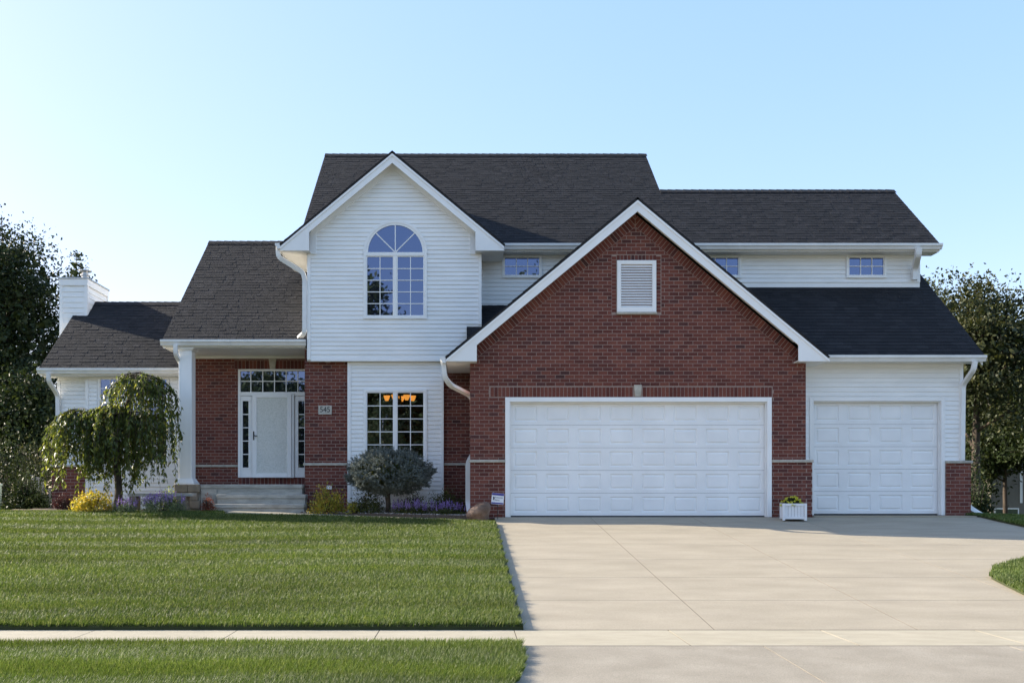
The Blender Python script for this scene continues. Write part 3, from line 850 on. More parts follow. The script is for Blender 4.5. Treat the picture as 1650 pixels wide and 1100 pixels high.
# eave of the lower roof
def eave(x0, x1, D, ze, yw, zs, ends=True, spout=True):
    """gutter, fascia and soffit of a front-facing eave"""
    y = Y(D)
    trim('fascia', x0 + .02, x1 - .02, y + .025, y + .05, zs + .004, ze - .10, 'trim')
    g_ = gutter((x0, y + .024, ze - .135), (x1, y + .024, ze - .135), (0, -1, 0))
    # soffit of separate vented strips
    m = MB(); x = x0 + .03
    sp = bpy.data.objects.new('soffit', None); COL.objects.link(sp); sp.parent = house
    w = .30
    while x < x1 - .05:
        b = min(x + w, x1 - .03); q = MB()
        q.box(x + .002, b - .002, y + .052, yw + .03, zs - .012, zs)
        q.build('soffit_panel', 'soffit', sp); x += w
    q = MB(); q.box(x0 + .03, x1 - .03, y + .052, yw + .03, zs + .001, zs + .012); q.build('soffit_board', 'roof_deck', sp)
eave(7.73, 11.25, DG, ZG, YS, 3.385)
eave(.89, 11.30, DE, ZE, Y(23.1), 6.27)
eave(-7.10, -3.72, DP, ZP, Y(23.7), 3.935)
eave(-10.42, -6.97, DW, ZW, Y(23.7), 3.40)
# eave end boxes on the rake ends
def rake_end(x, D, ze, run, sg, zs, yb=None):
    """flat board closing a gable-end overhang, following the slope"""
    y = Y(D); m = MB()
    p = [(y + .03, ze - .09), (y + run, ze - .09 + PITCH * (run - .03)), (y + run, ze - .24 + PITCH * (run - .03)), (y + .03, ze - .20)]
    x0, x1 = sorted((x, x - sg * .025)); m.prism_yz(p, x0, x1); m.build('rake_board', 'trim', house)
rake_end(11.22, DG, ZG, 4.4, 1, 0); rake_end(11.25, DE, ZE, 2.485, 1, 0); rake_end(-7.05, DP, ZP, 4.05, -1, 0); rake_end(-10.37, DW, ZW, 2.55, -1, 0)
rake_end(-3.97, DE, ZE, 4.494, -1, 0); rake_end(5.10, DE + 2.485, zr2, 2.0, 1, 0)

# ---- upper storey wall between the gables and beyond
UW = front(Y(23.1))
uwall = wall_poly('siding_wall', UW, [(.37, 4.2), (10.98, 4.2), (10.98, 6.30), (.37, 6.30)], .15, 'siding')
W2Z0, W2Z1 = PZ(445, 23.1), PZ(414, 23.1)
uwin = [(PX(812, 23.1), PX(870, 23.1)), (PX(1132, 23.1), PX(1190, 23.1)), (PX(1366, 23.1), PX(1424, 23.1))]
hol = [(a - .05, b + .05, W2Z0 - .05, W2Z1 + .05) for a, b in uwin]
siding(UW, uwall, .39, 2.35, 4.9, 6.22, holes=hol)
siding(UW, uwall, 4.9, 10.98 - .08, PZ(455, 23.1), 6.22, holes=hol)
trim('corner_board', 10.9, 10.98, Y(23.1) - .028, Y(23.1), PZ(455, 23.1), 6.22)
trim('frieze_board', .39, 10.98, Y(23.1) - .03, Y(23.1) - .001, 6.20, 6.265)

def window(x0, x1, z0, z1, y, cols, rows, glass='glass', fw=.045, casing=.045, sashes=1, mull=.07, name='window', depth=.05, obj=None):
    """casing, sash frames, muntin bars and one pane per light; y is the wall face"""
    w = bpy.data.objects.new(name, None); COL.objects.link(w); w.parent = house
    c = MB()
    for (a, b, d, e) in ((x0 - casing, x0, z0 - casing, z1 + casing), (x1, x1 + casing, z0 - casing, z1 + casing), (x0, x1, z0 - casing, z0), (x0, x1, z1, z1 + casing)):
        c.box(a, b, y - .035, y + .02, d, e)
    c.build('casing', 'trim', w, bevel=.004)
    sw = ((x1 - x0) - mull * (sashes - 1)) / sashes
    for s in range(sashes):
        a = x0 + s * (sw + mull); b = a + sw
        if s:
            m_ = MB(); m_.box(a - mull, a, y - .03, y + .02, z0, z1); m_.build('mullion', 'trim', w)
        f = MB(); k = fw * .6
        for (p, q, r, t) in ((a, a + k, z0, z1), (b - k, b, z0, z1), (a + k, b - k, z0, z0 + k), (a + k, b - k, z1 - k, z1)): f.box(p, q, y - .022, y + .02, r, t)
        f.build('sash', 'trim', w, bevel=.003)
        gx0, gx1, gz0, gz1 = a + k, b - k, z0 + k, z1 - k
        pw, ph = (gx1 - gx0) / cols, (gz1 - gz0) / rows; mb = .009
        for i in range(1, cols):
            m_ = MB(); m_.box(gx0 + pw * i - mb, gx0 + pw * i + mb, y - .014, y + .0, gz0, gz1); m_.build('muntin', 'trim', w)
        for j in range(1, rows):
            m_ = MB(); m_.box(gx0, gx1, y - .0145, y - .0005, gz0 + ph * j - mb, gz0 + ph * j + mb); m_.build('muntin', 'trim', w)
        pm = MB(); pm.box(0, pw, 0, .004, 0, ph); pm = pm.mesh('pane', glass)
        for i in range(cols):
            for j in range(rows):
                o = add('pane', pm, w, loc=(gx0 + pw * i, y + .003, gz0 + ph * j))
                # each pane sits a hair out of true, as real glazing does
                o.rotation_euler = (random.uniform(-.002, .002), 0, random.uniform(-.002, .002))
    return w
for a, b in uwin: window(a, b, W2Z0, W2Z1, Y(23.1) - .02, 3, 2, fw=.04, casing=.05)
# roof gable end above the lower part of the upper roof
wall_poly('siding_wall', Frame((5.0, 0, 0), (0, 1, 0), (1, 0, 0)), [(Y(DE + 2.0), 7.4), (Y(DE + 7.0), 7.4), (Y(DE + 4.494), zr - .12)], .1, 'siding')

# ---- the bay: upper box with the arched window
BY = Y(22.3); BF = front(BY)
bx0, bx1, bz0 = PX(495, 22.3), PX(776, 22.3), PZ(580, 22.3)
XB = -1.686
clipsB = [(-PITCH, 1, 8.40 - .17 - PITCH * XB), (PITCH, 1, 8.40 - .17 + PITCH * XB)]
bwall = wall_poly('siding_wall', BF, clip([(bx0, bz0), (bx1, bz0), (bx1, 9), (bx0, 9)], clipsB), .15, 'siding')
AC = PX(637, 22.3); AR = PX(684, 22.3) - AC; AZ = PZ(407, 22.3); WZ0, WZ1 = PZ(510, 22.3), PZ(412, 22.3)
notch = (PX(752, 22.3), bx1 + 1, 0, PZ(523, 22.3))
siding(BF, bwall, bx0 + .085, bx1 - .075, bz0 + .03, 8.3, clips=[(-PITCH, 1, 8.40 - .30 - PITCH * XB), (PITCH, 1, 8.40 - .30 + PITCH * XB)],
       holes=[(AC - AR - .06, AC + AR + .06, WZ0 - .07, AZ + .02), notch] + [(AC - math.sqrt(max(0, (AR + .05) ** 2 - h * h)), AC + math.sqrt(max(0, (AR + .05) ** 2 - h * h)), AZ + h - .025, AZ + h + .025) for h in np.arange(.025, AR + .04, .05)])
trim('corner_board', bx0, bx0 + .084, BY - .03, BY - .001, bz0, 6.08); trim('corner_board', bx1 - .074, bx1, BY - .03, BY - .001, PZ(523, 22.3), 6.08)
trim('skirt_board', bx0 + .085, PX(752, 22.3), BY - .022, BY - .001, bz0 - .03, bz0 + .03)
trim('soffit', bx0, bx1, BY, Y(22.5), bz0 - .02, bz0 - .001, 'soffit')
for sg in (-1, 1):   # frieze boards under the rakes, ending in a small drop
    zt = lambda x: 8.40 - .18 - PITCH * abs(x - XB)
    xv = XB + sg * 1.95
    m = MB(); m.prism_xz([(XB, zt(XB)), (xv, zt(xv)), (xv, zt(xv) - .16), (XB, zt(XB) - .16)], BY - .034, BY - .002); m.build('frieze_board', 'trim', house, bevel=.003)
    a, b = sorted((xv, xv - sg * .16)); m = MB(); m.box(a, b, BY - .036, BY - .004, 6.085, zt(xv) - .05); m.build('frieze_return', 'trim', house, bevel=.003)
# arched window
aw = bpy.data.objects.new('arched_window', None); COL.objects.link(aw); aw.parent = house
def ring_part(name, r0, r1, y0, y1, a0=0, a1=math.pi, n=28, material='trim'):
    m = MB()
    for k in range(n):
        t0, t1 = a0 + (a1 - a0) * k / n, a0 + (a1 - a0) * (k + 1) / n
        q = [(AC + r * math.cos(t), AZ + r * math.sin(t)) for r, t in ((r0, t0), (r1, t0), (r1, t1), (r0, t1))]
        m.prism_xz(q, y0, y1)
    return m.build(name, material, aw)
ring_part('casing', AR + .004, AR + .065, BY - .04, BY)
ring_part('sash', AR - .045, AR + .003, BY - .03, BY + .005)
f = MB(); f.box(AC - AR - .06, AC + AR + .06, BY - .042, BY, WZ1 - .005, AZ); f.build('transom_bar', 'trim', aw, bevel=.004)
for k in range(4):
    t0, t1 = math.pi * k / 4, math.pi * (k + 1) / 4; m = MB(); R_ = AR - .04
    p = [(AC, AZ + .0)] + [(AC + R_ * math.cos(t0 + (t1 - t0) * j / 8), AZ + R_ * math.sin(t0 + (t1 - t0) * j / 8)) for j in range(9)]
    m.prism_xz(p, BY - .006, BY - .002); m.build('pane', 'glass', aw)
for t in (math.pi / 4, math.pi / 2, 3 * math.pi / 4):
    c, s = math.cos(t), math.sin(t); R_ = AR - .04; h = .011; m = MB()
    m.prism_xz([(AC + s * h, AZ - c * h), (AC + c * R_ + s * h, AZ + s * R_ - c * h), (AC + c * R_ - s * h, AZ + s * R_ + c * h), (AC - s * h, AZ + c * h)], BY - .02, BY - .0065); m.build('muntin', 'trim', aw)
window(AC - AR, AC + AR, WZ0, WZ1 - .006, BY - .008, 2, 5, sashes=2, mull=.06, casing=.06)

# ---- below the bay: brick pier, white siding with the dining window, recess
PYR = Y(22.5); PW = front(PYR)
p0, p1 = PX(491, 22.5), PX(560, 22.5)
pw_ = wall_poly('brick_wall', PW, [(p0, -.3), (p1, -.3), (p1, bz0), (p0, bz0)], .3, 'mortar')
brick_field(PW, p0, p1, -.2, bz0 - .01, holes=[(p0 - 1, p1 + 1, BAND0, BAND1)])
trim('capstone', p0 - .03, p1 - .004, PYR - .04, PYR + .02, BAND0, BAND1, 'limestone', bevel=.008)
pierside = Frame((p0, 0, 0), (0, 1, 0), (-1, 0, 0))
wall_poly('brick_wall', Frame((p0 + .012, 0, 0), (0, 1, 0), (-1, 0, 0)), [(PYR + .302, -.3), (Y(23.7), -.3), (Y(23.7), 3.95), (PYR + .302, 3.95)], .1, 'mortar')
brick_field(Frame((p0 + .008, 0, 0), (0, 1, 0), (-1, 0, 0)), PYR, Y(23.7), .7, 3.9)
SYR = Y(22.42); SF = front(SYR)
s0, s1 = PX(560, 22.42) , PX(715, 22.42)
wx0, wx1, wz0, wz1 = PX(590, 22.42), PX(684, 22.42), PZ(739, 22.42), PZ(631, 22.42)
hole = (wx0 - .03, wx1 + .03, wz0 - .03, wz1 + .03)
swl = wall_with_holes('siding_wall', SF, (s0, s1, .2, bz0 - .02), [hole], .10, 'siding')
siding(SF, swl, s0 + .085, s1 - .06, .30, bz0 - .10, holes=[(wx0 - .06, wx1 + .06, wz0 - .06, wz1 + .06)])
trim('corner_board', s0, s0 + .084, SYR - .028, SYR - .001, .26, bz0 - .025); trim('corner_board', s1 - .059, s1, SYR - .028, SYR - .001, .26, bz0 - .025)
trim('frieze_board', s0 + .085, s1 - .06, SYR - .026, SYR - .001, bz0 - .10, bz0 - .025)
window(wx0, wx1, wz0, wz1, SYR - .008, 2, 5, glass='clear_glass', sashes=2, mull=.055, casing=.06)
trim('foundation', s0, s1, SYR + .03, SYR + .2, -.3, .2, 'porch_concrete')
m = MB(); ra, rb, ry0, ry1, rz0, rz1 = s0 + .1, s1 + .3, SYR + .102, SYR + 3.6, .75, 3.5       # dining room behind the window
for bx_ in ((ra, rb, ry1, ry1 + .05, rz0, rz1), (ra - .05, ra, ry0, ry1, rz0, rz1), (rb, rb + .05, ry0, ry1, rz0, rz1), (ra, rb, ry0, ry1, rz0 - .05, rz0), (ra, rb, ry0, ry1, rz1, rz1 + .05), (s1, rb, ry0 - .001, ry0 + .05, rz0, rz1)): m.box(*bx_)
m.build('interior_wall', 'room_wall', house)
# recess between bay and garage
r0, r1 = PX(715, 22.5), .30
wall_poly('brick_wall', PW, [(r0, -.3), (r1, -.3), (r1, bz0 - .02), (r0, bz0 - .02)], .2, 'mortar')
brick_field(PW, r0, r1, -.2, 3.36, holes=[(r0 - 1, r1 + 1, BAND0, BAND1)])
trim('capstone', r0 + .003, .22, PYR - .04, PYR + .02, BAND0, BAND1, 'limestone', bevel=.008)

# ---- porch
YB = Y(23.7); PB = front(YB)
q0 = -6.95
wall_poly('brick_wall', PB, [(q0, .3), (p0 + .2, .3), (p0 + .2, 4.0), (q0, 4.0)], .2, 'mortar')
fx0, fx1 = PX(384, 23.7), -3.70; fz0, fz1 = PZ(769, 23.7), PZ(595, 23.7)
brick_field(PB, q0, p0 + .05, .70, 3.93, holes=[(fx0 - .004, 0, -1, fz1 + .005), (fx0 - .1, 0, fz1, fz1 + .235), (q0 - 1, fx0, BAND0, BAND1)])
brick_row(PB, (fx0 - .10, fz1 + .012), (p0, fz1 + .012), .205, 21); brick_row(PB, (fx0, .735), (p0, .735), .185, 20)
kx0, kx1 = PX(434, 23.7), PX(445, 23.7)
m = MB(); m.prism_xz([(kx0 + .02, fz1 + .0), (kx1 - .02, fz1 + .0), (kx1 + .012, fz1 + .27), (kx0 - .012, fz1 + .27)], YB - .04, YB + .01); m.build('keystone', 'limestone', house, bevel=.006)
nn = 4
for k in range(nn):
    a = q0 + (fx0 - q0) * k / nn; b = q0 + (fx0 - q0) * (k + 1) / nn
    trim('capstone', a + .003, b - .003, YB - .04, YB + .02, BAND0, BAND1, 'limestone', bevel=.008)
# entry: transom, sidelights, storm door
entry = bpy.data.objects.new('entry_door', None); COL.objects.link(entry); entry.parent = house
def eb(name, a, b, c, d, y0=-.03, y1=.03, material='trim', bevel=.004):
    m = MB(); m.box(PX(a, 23.7), PX(b, 23.7), YB + y0, YB + y1, PZ(d, 23.7), PZ(c, 23.7)); return m.build(name, material, entry, bevel=bevel)
eb('frame', 384.2, 388, 595, 769, -.05); eb('frame', 388, 500, 595, 598, -.05); eb('frame', 388, 500, 631.5, 637.5, -.05)
bars = [404.4, 423.6, 442.5, 461.3, 480.2]
xs = [388.2] + bars + [499.0]
for a, b in zip(xs[:-1], xs[1:]):
    for c, d in ((598, 614.2), (614.2, 631.5)): eb('pane', a, b, c, d, -.005, .005, 'glass', 0)
for b in bars: eb('muntin', b - .7, b + .7, 598, 631.5, -.024, -.006, bevel=0)
eb('muntin', 388.2, 499, 613.5, 614.9, -.025, -.007, bevel=0)
def sidelight(a, b, ga, gb):
    eb('panel', a, ga, 638, 769, -.03); eb('panel', gb, b, 638, 769, -.03); eb('panel', ga, gb, 638, 646, -.03); eb('panel', ga, gb, 753, 769, -.03)
    for k in range(5):
        c0 = 646 + 107 * k / 5; c1 = 646 + 107 * (k + 1) / 5
        eb('pane', ga, gb, c0, c1, -.004, .006, 'glass', 0)
        if k: eb('muntin', ga, gb, c0 - .7, c0 + .7, -.02, -.005, bevel=0)
    eb('casing', ga - 1.6, ga - .02, 644.4, 754.6, -.042, -.031, bevel=.002); eb('casing', gb + .02, gb + 1.6, 644.4, 754.6, -.042, -.031, bevel=.002)
    eb('casing', ga, gb, 644.4, 646, -.042, -.031, bevel=.002); eb('casing', ga, gb, 753, 754.6, -.042, -.031, bevel=.002)
sidelight(388, 406.5, 391.3, 401)
sidelight(475, 500, 481, 490.8)
storm = bpy.data.objects.new('storm_door', None); COL.objects.link(storm); storm.parent = house
def sb(name, a, b, c, d, y0, y1, material='trim', bevel=.006):
    m = MB(); m.box(PX(a, 23.7), PX(b, 23.7), YB + y0, YB + y1, PZ(d, 23.7), PZ(c, 23.7)); return m.build(name, material, storm, bevel=bevel)
sb('stile', 407.5, 415, 635, 769, -.10, -.055); sb('stile', 464.2, 470.5, 635, 769, -.10, -.055)
sb('rail', 415.02, 464.18, 635, 641, -.10, -.055); sb('rail', 415.02, 464.18, 762, 769, -.10, -.055)
sb('pane', 415.02, 464.18, 641.02, 761.98, -.08, -.074, 'storm_glass', 0)
sb('jamb', 470.6, 474.8, 634, 769, -.075, -.031, 'gutter_paint'); sb('sill', 407.5, 474.8, 767.6, 769.3, -.13, -.101, 'gutter_paint')
m = MB(); m.box(PX(409.4, 23.7), PX(411.2, 23.7), YB - .118, YB - .101, PZ(709, 23.7), PZ(695, 23.7)); m.build('handle', 'dark_metal', storm, bevel=.004)
m = MB(); m.tube([(PX(410.3, 23.7), YB - .13, PZ(702, 23.7)), (PX(416.5, 23.7), YB - .135, PZ(702.4, 23.7))], .011, 8); m.build('lever', 'dark_metal', storm)
# slab, steps, column
def step_solid(name, x0, x1, y0, y1, z0, z1, nose=.05, mtl='porch_concrete'):
    """a tread with a rounded, overhanging nosing over a slightly set-back riser"""
    o = bpy.data.objects.new(name, None); COL.objects.link(o); o.parent = house
    m = MB(); m.box(x0, x1, y0, y1, z1 - .10, z1); m.build('tread', mtl, o, bevel=.02)
    m = MB(); m.box(x0 + .015, x1 - .015, y0 + .022, y1, z0, z1 - .102); m.build('riser', mtl, o)
    return o
ZS = .73
sx0, sx1 = PX(344, 21.7), PX(491.5, 22.2)
step_solid('porch_slab', -6.80, -3.80, Y(22.28), YB + .05, -.2, ZS)
step_solid('step', PX(349, 22.0), PX(492.5, 22.0), Y(21.98), Y(22.30), -.2, .497)
step_solid('step', PX(344, 21.68), PX(490.5, 21.68), Y(21.66), Y(22.0), -.2, .275)
# column with flared base and capital
cxm, cym, cw = PX(301.5, 22.55), Y(22.55), .155
col = bpy.data.objects.new('porch_column', None); COL.objects.link(col); col.parent = house
def col_box(name, w, z0, z1, w2=None, z2=None):
    m = MB(); a = w; b = w2 or w
    m.hexa([(cxm - a, cym - a, z0), (cxm + a, cym - a, z0), (cxm + a, cym + a, z0), (cxm - a, cym + a, z0), (cxm - b, cym - b, z1), (cxm + b, cym - b, z1), (cxm + b, cym + b, z1), (cxm - b, cym + b, z1)])
    return m.build(name, 'trim', col, bevel=.005)
col_box('shaft', cw, ZS + .14, 3.86); col_box('base', cw + .075, ZS, ZS + .035); col_box('base_flare', cw + .065, ZS + .036, ZS + .14, cw + .012)
col_box('capital', cw + .012, 3.861, 3.90, cw + .05); col_box('capital_block', cw + .055, 3.901, 3.932)
for sg in (-1, 1):
    m = MB(); m.box(cxm + sg * (cw - .03) - .014, cxm + sg * (cw - .03) + .014, cym - cw - .008, cym - cw - .001, ZS + .17, 3.84); m.build('shaft_strip', 'trim', col, bevel=.003)
# stone pedestal under the column, foundation beside the steps
ped = bpy.data.objects.new('column_pedestal', None); COL.objects.link(ped); ped.parent = house
random.seed(5)
for r in range(4):
    z1 = ZS - .002 - r * .19; z0 = max(z1 - .182, -.1)
    xa = PX(281, 22.2) + (.0 if r % 2 == 0 else .06) + (.10 if r > 1 else 0); xb = -6.17 - (.05 if r == 1 else 0)
    cuts = [xa, xa + (xb - xa) * random.uniform(.4, .6), xb]
    for a, b in zip(cuts[:-1], cuts[1:]):
        m = MB(); m.box(a + .004, b - .004, Y(22.2) - random.uniform(0, .03), Y(22.75), z0, z1); m.build('stone_block', 'pedestal_stone', ped, bevel=.012)
trim('foundation', -6.16, PX(349, 22.25), Y(22.262), Y(22.275), -.2, ZS - .105, 'porch_concrete', bevel=.002)
trim('beam', -7.0, -3.75, YB - .03, YB - .001, 3.86, 3.93, 'soffit')
# recessed lamps in the soffits (unlit)
for x, y, z in ((PX(401, 23.0), Y(23.0), 3.922), (PX(528, 22.42), Y(22.42), bz0 - .0205), (PX(741, 20.35), Y(20.35), 3.303)):
    m = MB(); m.tube([(x, y, z - .012), (x, y, z)], [.07, .085], 20); m.build('downlight', 'gutter_paint', house)

# ---- side wing walls
NW = front(Y(23.6)); n0, n1 = PX(138, 23.6), -6.80
nw = wall_poly('siding_wall', NW, [(n0, .0), (n1, .0), (n1, 3.5), (n0, 3.5)], .15, 'siding')
c0, c1 = PX(161, 23.6), PX(270.5, 23.6)
cz0, cz1 = PZ(743, 23.6), PZ(609, 23.6)
siding(NW, nw, n0 + .08, n1, .28, 3.33, holes=[(c0 - .06, c1 + .06, cz0 - .06, cz1 + .06)])
trim('corner_board', n0, n0 + .079, Y(23.6) - .03, Y(23.6) - .001, .2, 3.33); trim('frieze_board', n0 + .08, n1, Y(23.6) - .028, Y(23.6) - .001, 3.33, 3.39)
w3 = (c1 - c0) / 3
ztr = PZ(645.5, 23.6)
for k in range(3):
    a, b = c0 + w3 * k + (.035 if k else 0), c0 + w3 * (k + 1) - (.035 if k < 2 else 0)
    window(a, b, ztr + .04, cz1, Y(23.6) - .012, 2, 2, casing=.034)
    window(a, b, cz0, ztr - .04, Y(23.6) - .012, 2, 4, casing=.034)
FWY = Y(23.72); FW = front(FWY); l0, l1 = PX(92, 23.7), n0 - .001
fw = wall_poly('siding_wall', FW, [(l0, BAND1), (l1, BAND1), (l1, 3.5), (l0, 3.5)], .15, 'siding')
siding(FW, fw, l0 + .08, l1, BAND1, 3.33); trim('corner_board', l0, l0 + .079, FWY - .03, FWY - .001, BAND1, 3.33); trim('frieze_board', l0 + .08, l1, FWY - .028, FWY - .001, 3.33, 3.39)
LBF = front(FWY - .06); lb0, lb1 = PX(83, 23.64), n0 - .002
wall_poly('brick_wall', LBF, [(lb0, -.2), (lb1, -.2), (lb1, BAND0), (lb0, BAND0)], .3, 'mortar'); brick_field(LBF, lb0, lb1, -.1, BAND0)
trim('capstone', lb0 - .03, lb1, FWY - .10, FWY + .1, BAND0 + .002, BAND1 - .002, 'limestone', bevel=.008)
# ---- plain side and rear walls that close the volumes
wl = MB()
wl.box(l0 + .002, l0 + .14, FWY + .152, Y(28.0), -.2, 3.5); wl.prism_yz([(Y(23.75), 3.5), (Y(27.9), 3.5), (Y(DW + 2.55), ZW + PITCH * 2.55 - .14)], l0 + .003, l0 + .13); wl.box(l0, -3.6, Y(28.0), Y(28.15), -.2, 3.5)
wl.build('end_wall', 'siding', house)
wl = MB(); wl.box(-6.9, -6.76, Y(23.91), Y(30.3), 3.2, 4.1); wl.prism_yz([(Y(23.7), 4.1), (Y(30.2), 4.1), (Y(DP + 4.05), ZP + PITCH * 4.05 - .14)], -6.9, -6.77); wl.build('end_wall', 'siding', house)
wl = MB(); wl.box(bx0 + .002, bx0 + .14, BY + .152, Y(31.4), bz0, 6.2); wl.prism_yz([(Y(22.9), 6.2), (Y(31.4), 6.2), (Y(DE + 4.494), zr - .14)], bx0 + .003, bx0 + .13); wl.build('end_wall', 'siding', house)
wl = MB(); wl.box(bx1 - .14, bx1 - .002, BY + .152, Y(23.1), 3.7, 6.2); wl.build('end_wall', 'siding', house)
wl = MB(); wl.box(10.84, 10.978, Y(23.252), Y(27.4), 3.0, 6.3); wl.prism_yz([(Y(23.2), 6.3), (Y(27.3), 6.3), (Y(DE + 2.485), zr2 - .14)], 10.845, 10.97); wl.box(10.842, 10.976, YS + .122, Y(27.4), -.3, 3.4)
wl.prism_yz([(YS + .1, 3.4), (Y(25.0), 3.4), (Y(25.0), ZG + PITCH * 4.2 - .2)], 10.846, 10.972); wl.build('end_wall', 'siding', house)
wl = MB(); wl.box(-3.6, 5.0, Y(31.3), Y(31.45), -.2, 6.3); wl.box(5.0, 10.9, Y(27.4), Y(27.55), -.2, 6.3); wl.box(4.9, 5.0, Y(27.4), Y(31.3), -.2, 8.0); wl.build('rear_wall', 'siding', house)
wl = MB(); wl.box(7.17, 7.29, .13, Y(23.1), -.2, 3.45); wl.build('end_wall', 'siding', house)

# ---- chimney
CH0, CH1, CHF, CHB = PX(97, 25.3), PX(140, 25.3), Y(25.3), Y(26.75)
ch = bpy.data.objects.new('chimney', None); COL.objects.link(ch); ch.parent = house
m = MB(); m.box(CH0, CH1, CHF, CHB, -.2, 6.18); m.build('chimney_core', 'siding', ch)
def chboards(fr, u0, u1):
    z = 3.2
    while z < 6.0:
        m = MB(); zt = min(z + .14, 6.02)
        m.extrude([fr.at(u0, z, .018), fr.at(u1, z, .018), fr.at(u1, zt, .004), fr.at(u0, zt, .004)], [fr.at(u0, z, .0005), fr.at(u1, z, .0005), fr.at(u1, zt, .0005), fr.at(u0, zt, .0005)])
        m.build('siding_board', 'siding', ch); z += .14
chboards(front(CHF), CH0 + .06, CH1 - .06); chboards(Frame((CH1, 0, 0), (0, 1, 0), (1, 0, 0)), CHF + .06, CHB - .06)
for a, b in ((CH0 - .012, CH0 + .06), (CH1 - .06, CH1 + .012)):
    m = MB(); m.box(a, b, CHF - .024, CHF + .0, 3.0, 6.02); m.build('corner_board', 'trim', ch)
for a, b in ((CHF + .0005, CHF + .06), (CHB - .06, CHB + .01)):
    m = MB(); m.box(CH1 + .0125, CH1 + .026, a, b, 3.0, 6.02); m.build('corner_board', 'trim', ch)
m = MB(); m.box(CH0 - .03, CH1 + .03, CHF - .035, CHB + .03, 6.021, 6.20); m.build('chimney_band', 'trim', ch, bevel=.005)
m = MB(); m.box(CH0 - .05, CH1 + .05, CHF - .055, CHB + .05, 6.201, 6.235); m.build('chimney_cap', 'steel', ch, bevel=.005)
fx, fy = PX(137.5, 26.0), Y(26.0)
m = MB(); m.tube([(fx, fy, 6.236), (fx, fy, 6.50)], .095, 16); m.tube([(fx, fy, 6.44), (fx, fy, 6.47)], .13, 16); m.tube([(fx, fy, 6.56), (fx, fy, 6.585), (fx, fy, 6.61)], [.17, .17, .04], 16); m.tube([(fx, fy, 6.48), (fx, fy, 6.56)], .075, 12)
m.build('flue', 'steel', ch)

# ---- side gutters and downspouts
gutter((-4.27, Y(22.0) + .01, 6.15), (-4.27, Y(24.3), 6.15), (-1, 0, 0))
gutter((-.42, Y(20.2) + .01, 3.27), (-.42, Y(22.2), 3.27), (-1, 0, 0))
downspout([(-4.33, Y(22.1), 6.20), (-4.33, Y(22.1), 5.98), (-3.78, Y(22.24), 5.66), (-3.745, Y(22.26), 5.50), (-3.745, Y(22.26), 4.25), (-4.0, Y(22.5), 4.10)])
downspout([(-.47, Y(20.32), 3.32), (-.44, Y(20.36), 2.98), (-.32, Y(20.5), 2.83), (.10, Y(20.9), 2.66), (.195, Y(20.95), 2.5), (.195, Y(20.95), 1.5), (.195, Y(20.95), 1.42), (.05, Y(20.93), 1.20), (.05, Y(20.93), .3), (.10, Y(20.7), .0)])
downspout([(PX(1480, 22.6), Y(22.6), 6.32), (PX(1480, 22.6), Y(22.62), 6.15), (PX(1474, 23.0), Y(23.0), 5.93), (PX(1474, 23.0), Y(23.0), 5.66)], w=.13, d=.09)
downspout([(PX(1571, 20.62), Y(20.62), 3.36), (PX(1569.5, 20.62), Y(20.64), 3.18), (PX(1553.5, 21.0), Y(21.05), 2.9), (PX(1552.5, 21.0), Y(21.06), 1.24)], w=.09)
downspout([(px1 + .03, Y(21.3), 1.2), (px1 + .06, Y(21.3), .22), (px1 + .30, Y(21.2), .03), (px1 + .62, Y(21.0), -.06)], w=.11)
downspout([(PX(78, 23.22), Y(23.22), 3.44), (PX(78, 23.22), Y(23.24), 3.25), (PX(92, 23.6), Y(23.64), 2.95), (PX(93, 23.6), Y(23.64), 1.24)], w=.09)
downspout([(PX(283, 22.22), Y(22.22), 3.97), (PX(283, 22.24), Y(22.24), 3.75), (PX(294, 22.55), Y(22.75), 3.45), (PX(294, 22.6), Y(22.8), 2.9)], w=.09)

# ---- house number and outlet
def text(name, body, size, loc, parent, material, extrude=.003, rot=(math.pi / 2, 0, 0), sx=1.0):
    c = bpy.data.curves.new(name, 'FONT'); c.body = body; c.size = size; c.extrude = extrude; c.align_x = 'CENTER'; c.align_y = 'CENTER'
    c.materials.append(MATS[material]); tmp = bpy.data.objects.new(name, c); COL.objects.link(tmp); bpy.context.view_layer.update()
    me = bpy.data.meshes.new_from_object(tmp.evaluated_get(bpy.context.evaluated_depsgraph_get())); me.name = name
    bpy.data.objects.remove(tmp); o = add(name, me, parent, loc=loc); o.rotation_euler = rot; o.scale = (sx, 1, 1); return o
h0, h1, hz0, hz1 = PX(513, 22.48), PX(534.5, 22.48), PZ(667.5, 22.48), PZ(653, 22.48)
m = MB(); m.box(h0, h1, PYR - .03, PYR, hz0, hz1); plq = m.build('house_number', 'plaque_stone', house, bevel=.004, label='grey stone plaque with the number 545')
text('number', '545', .185, ((h0 + h1) / 2, PYR - .031, (hz0 + hz1) / 2 + .004), plq, 'ink', sx=.9)
o0, o1 = PX(526.5, 22.48), PX(534.5, 22.48)
m = MB(); m.box(o0, o1, PYR - .05, PYR, PZ(788, 22.48), PZ(782, 22.48)); ob = m.build('outlet_cover', 'trim', house, bevel=.006)

brick_rest.build('brickwork', 'brick', house, kind='stuff')
shingle_rest.build('shingle_courses', 'shingle', house, kind='stuff')
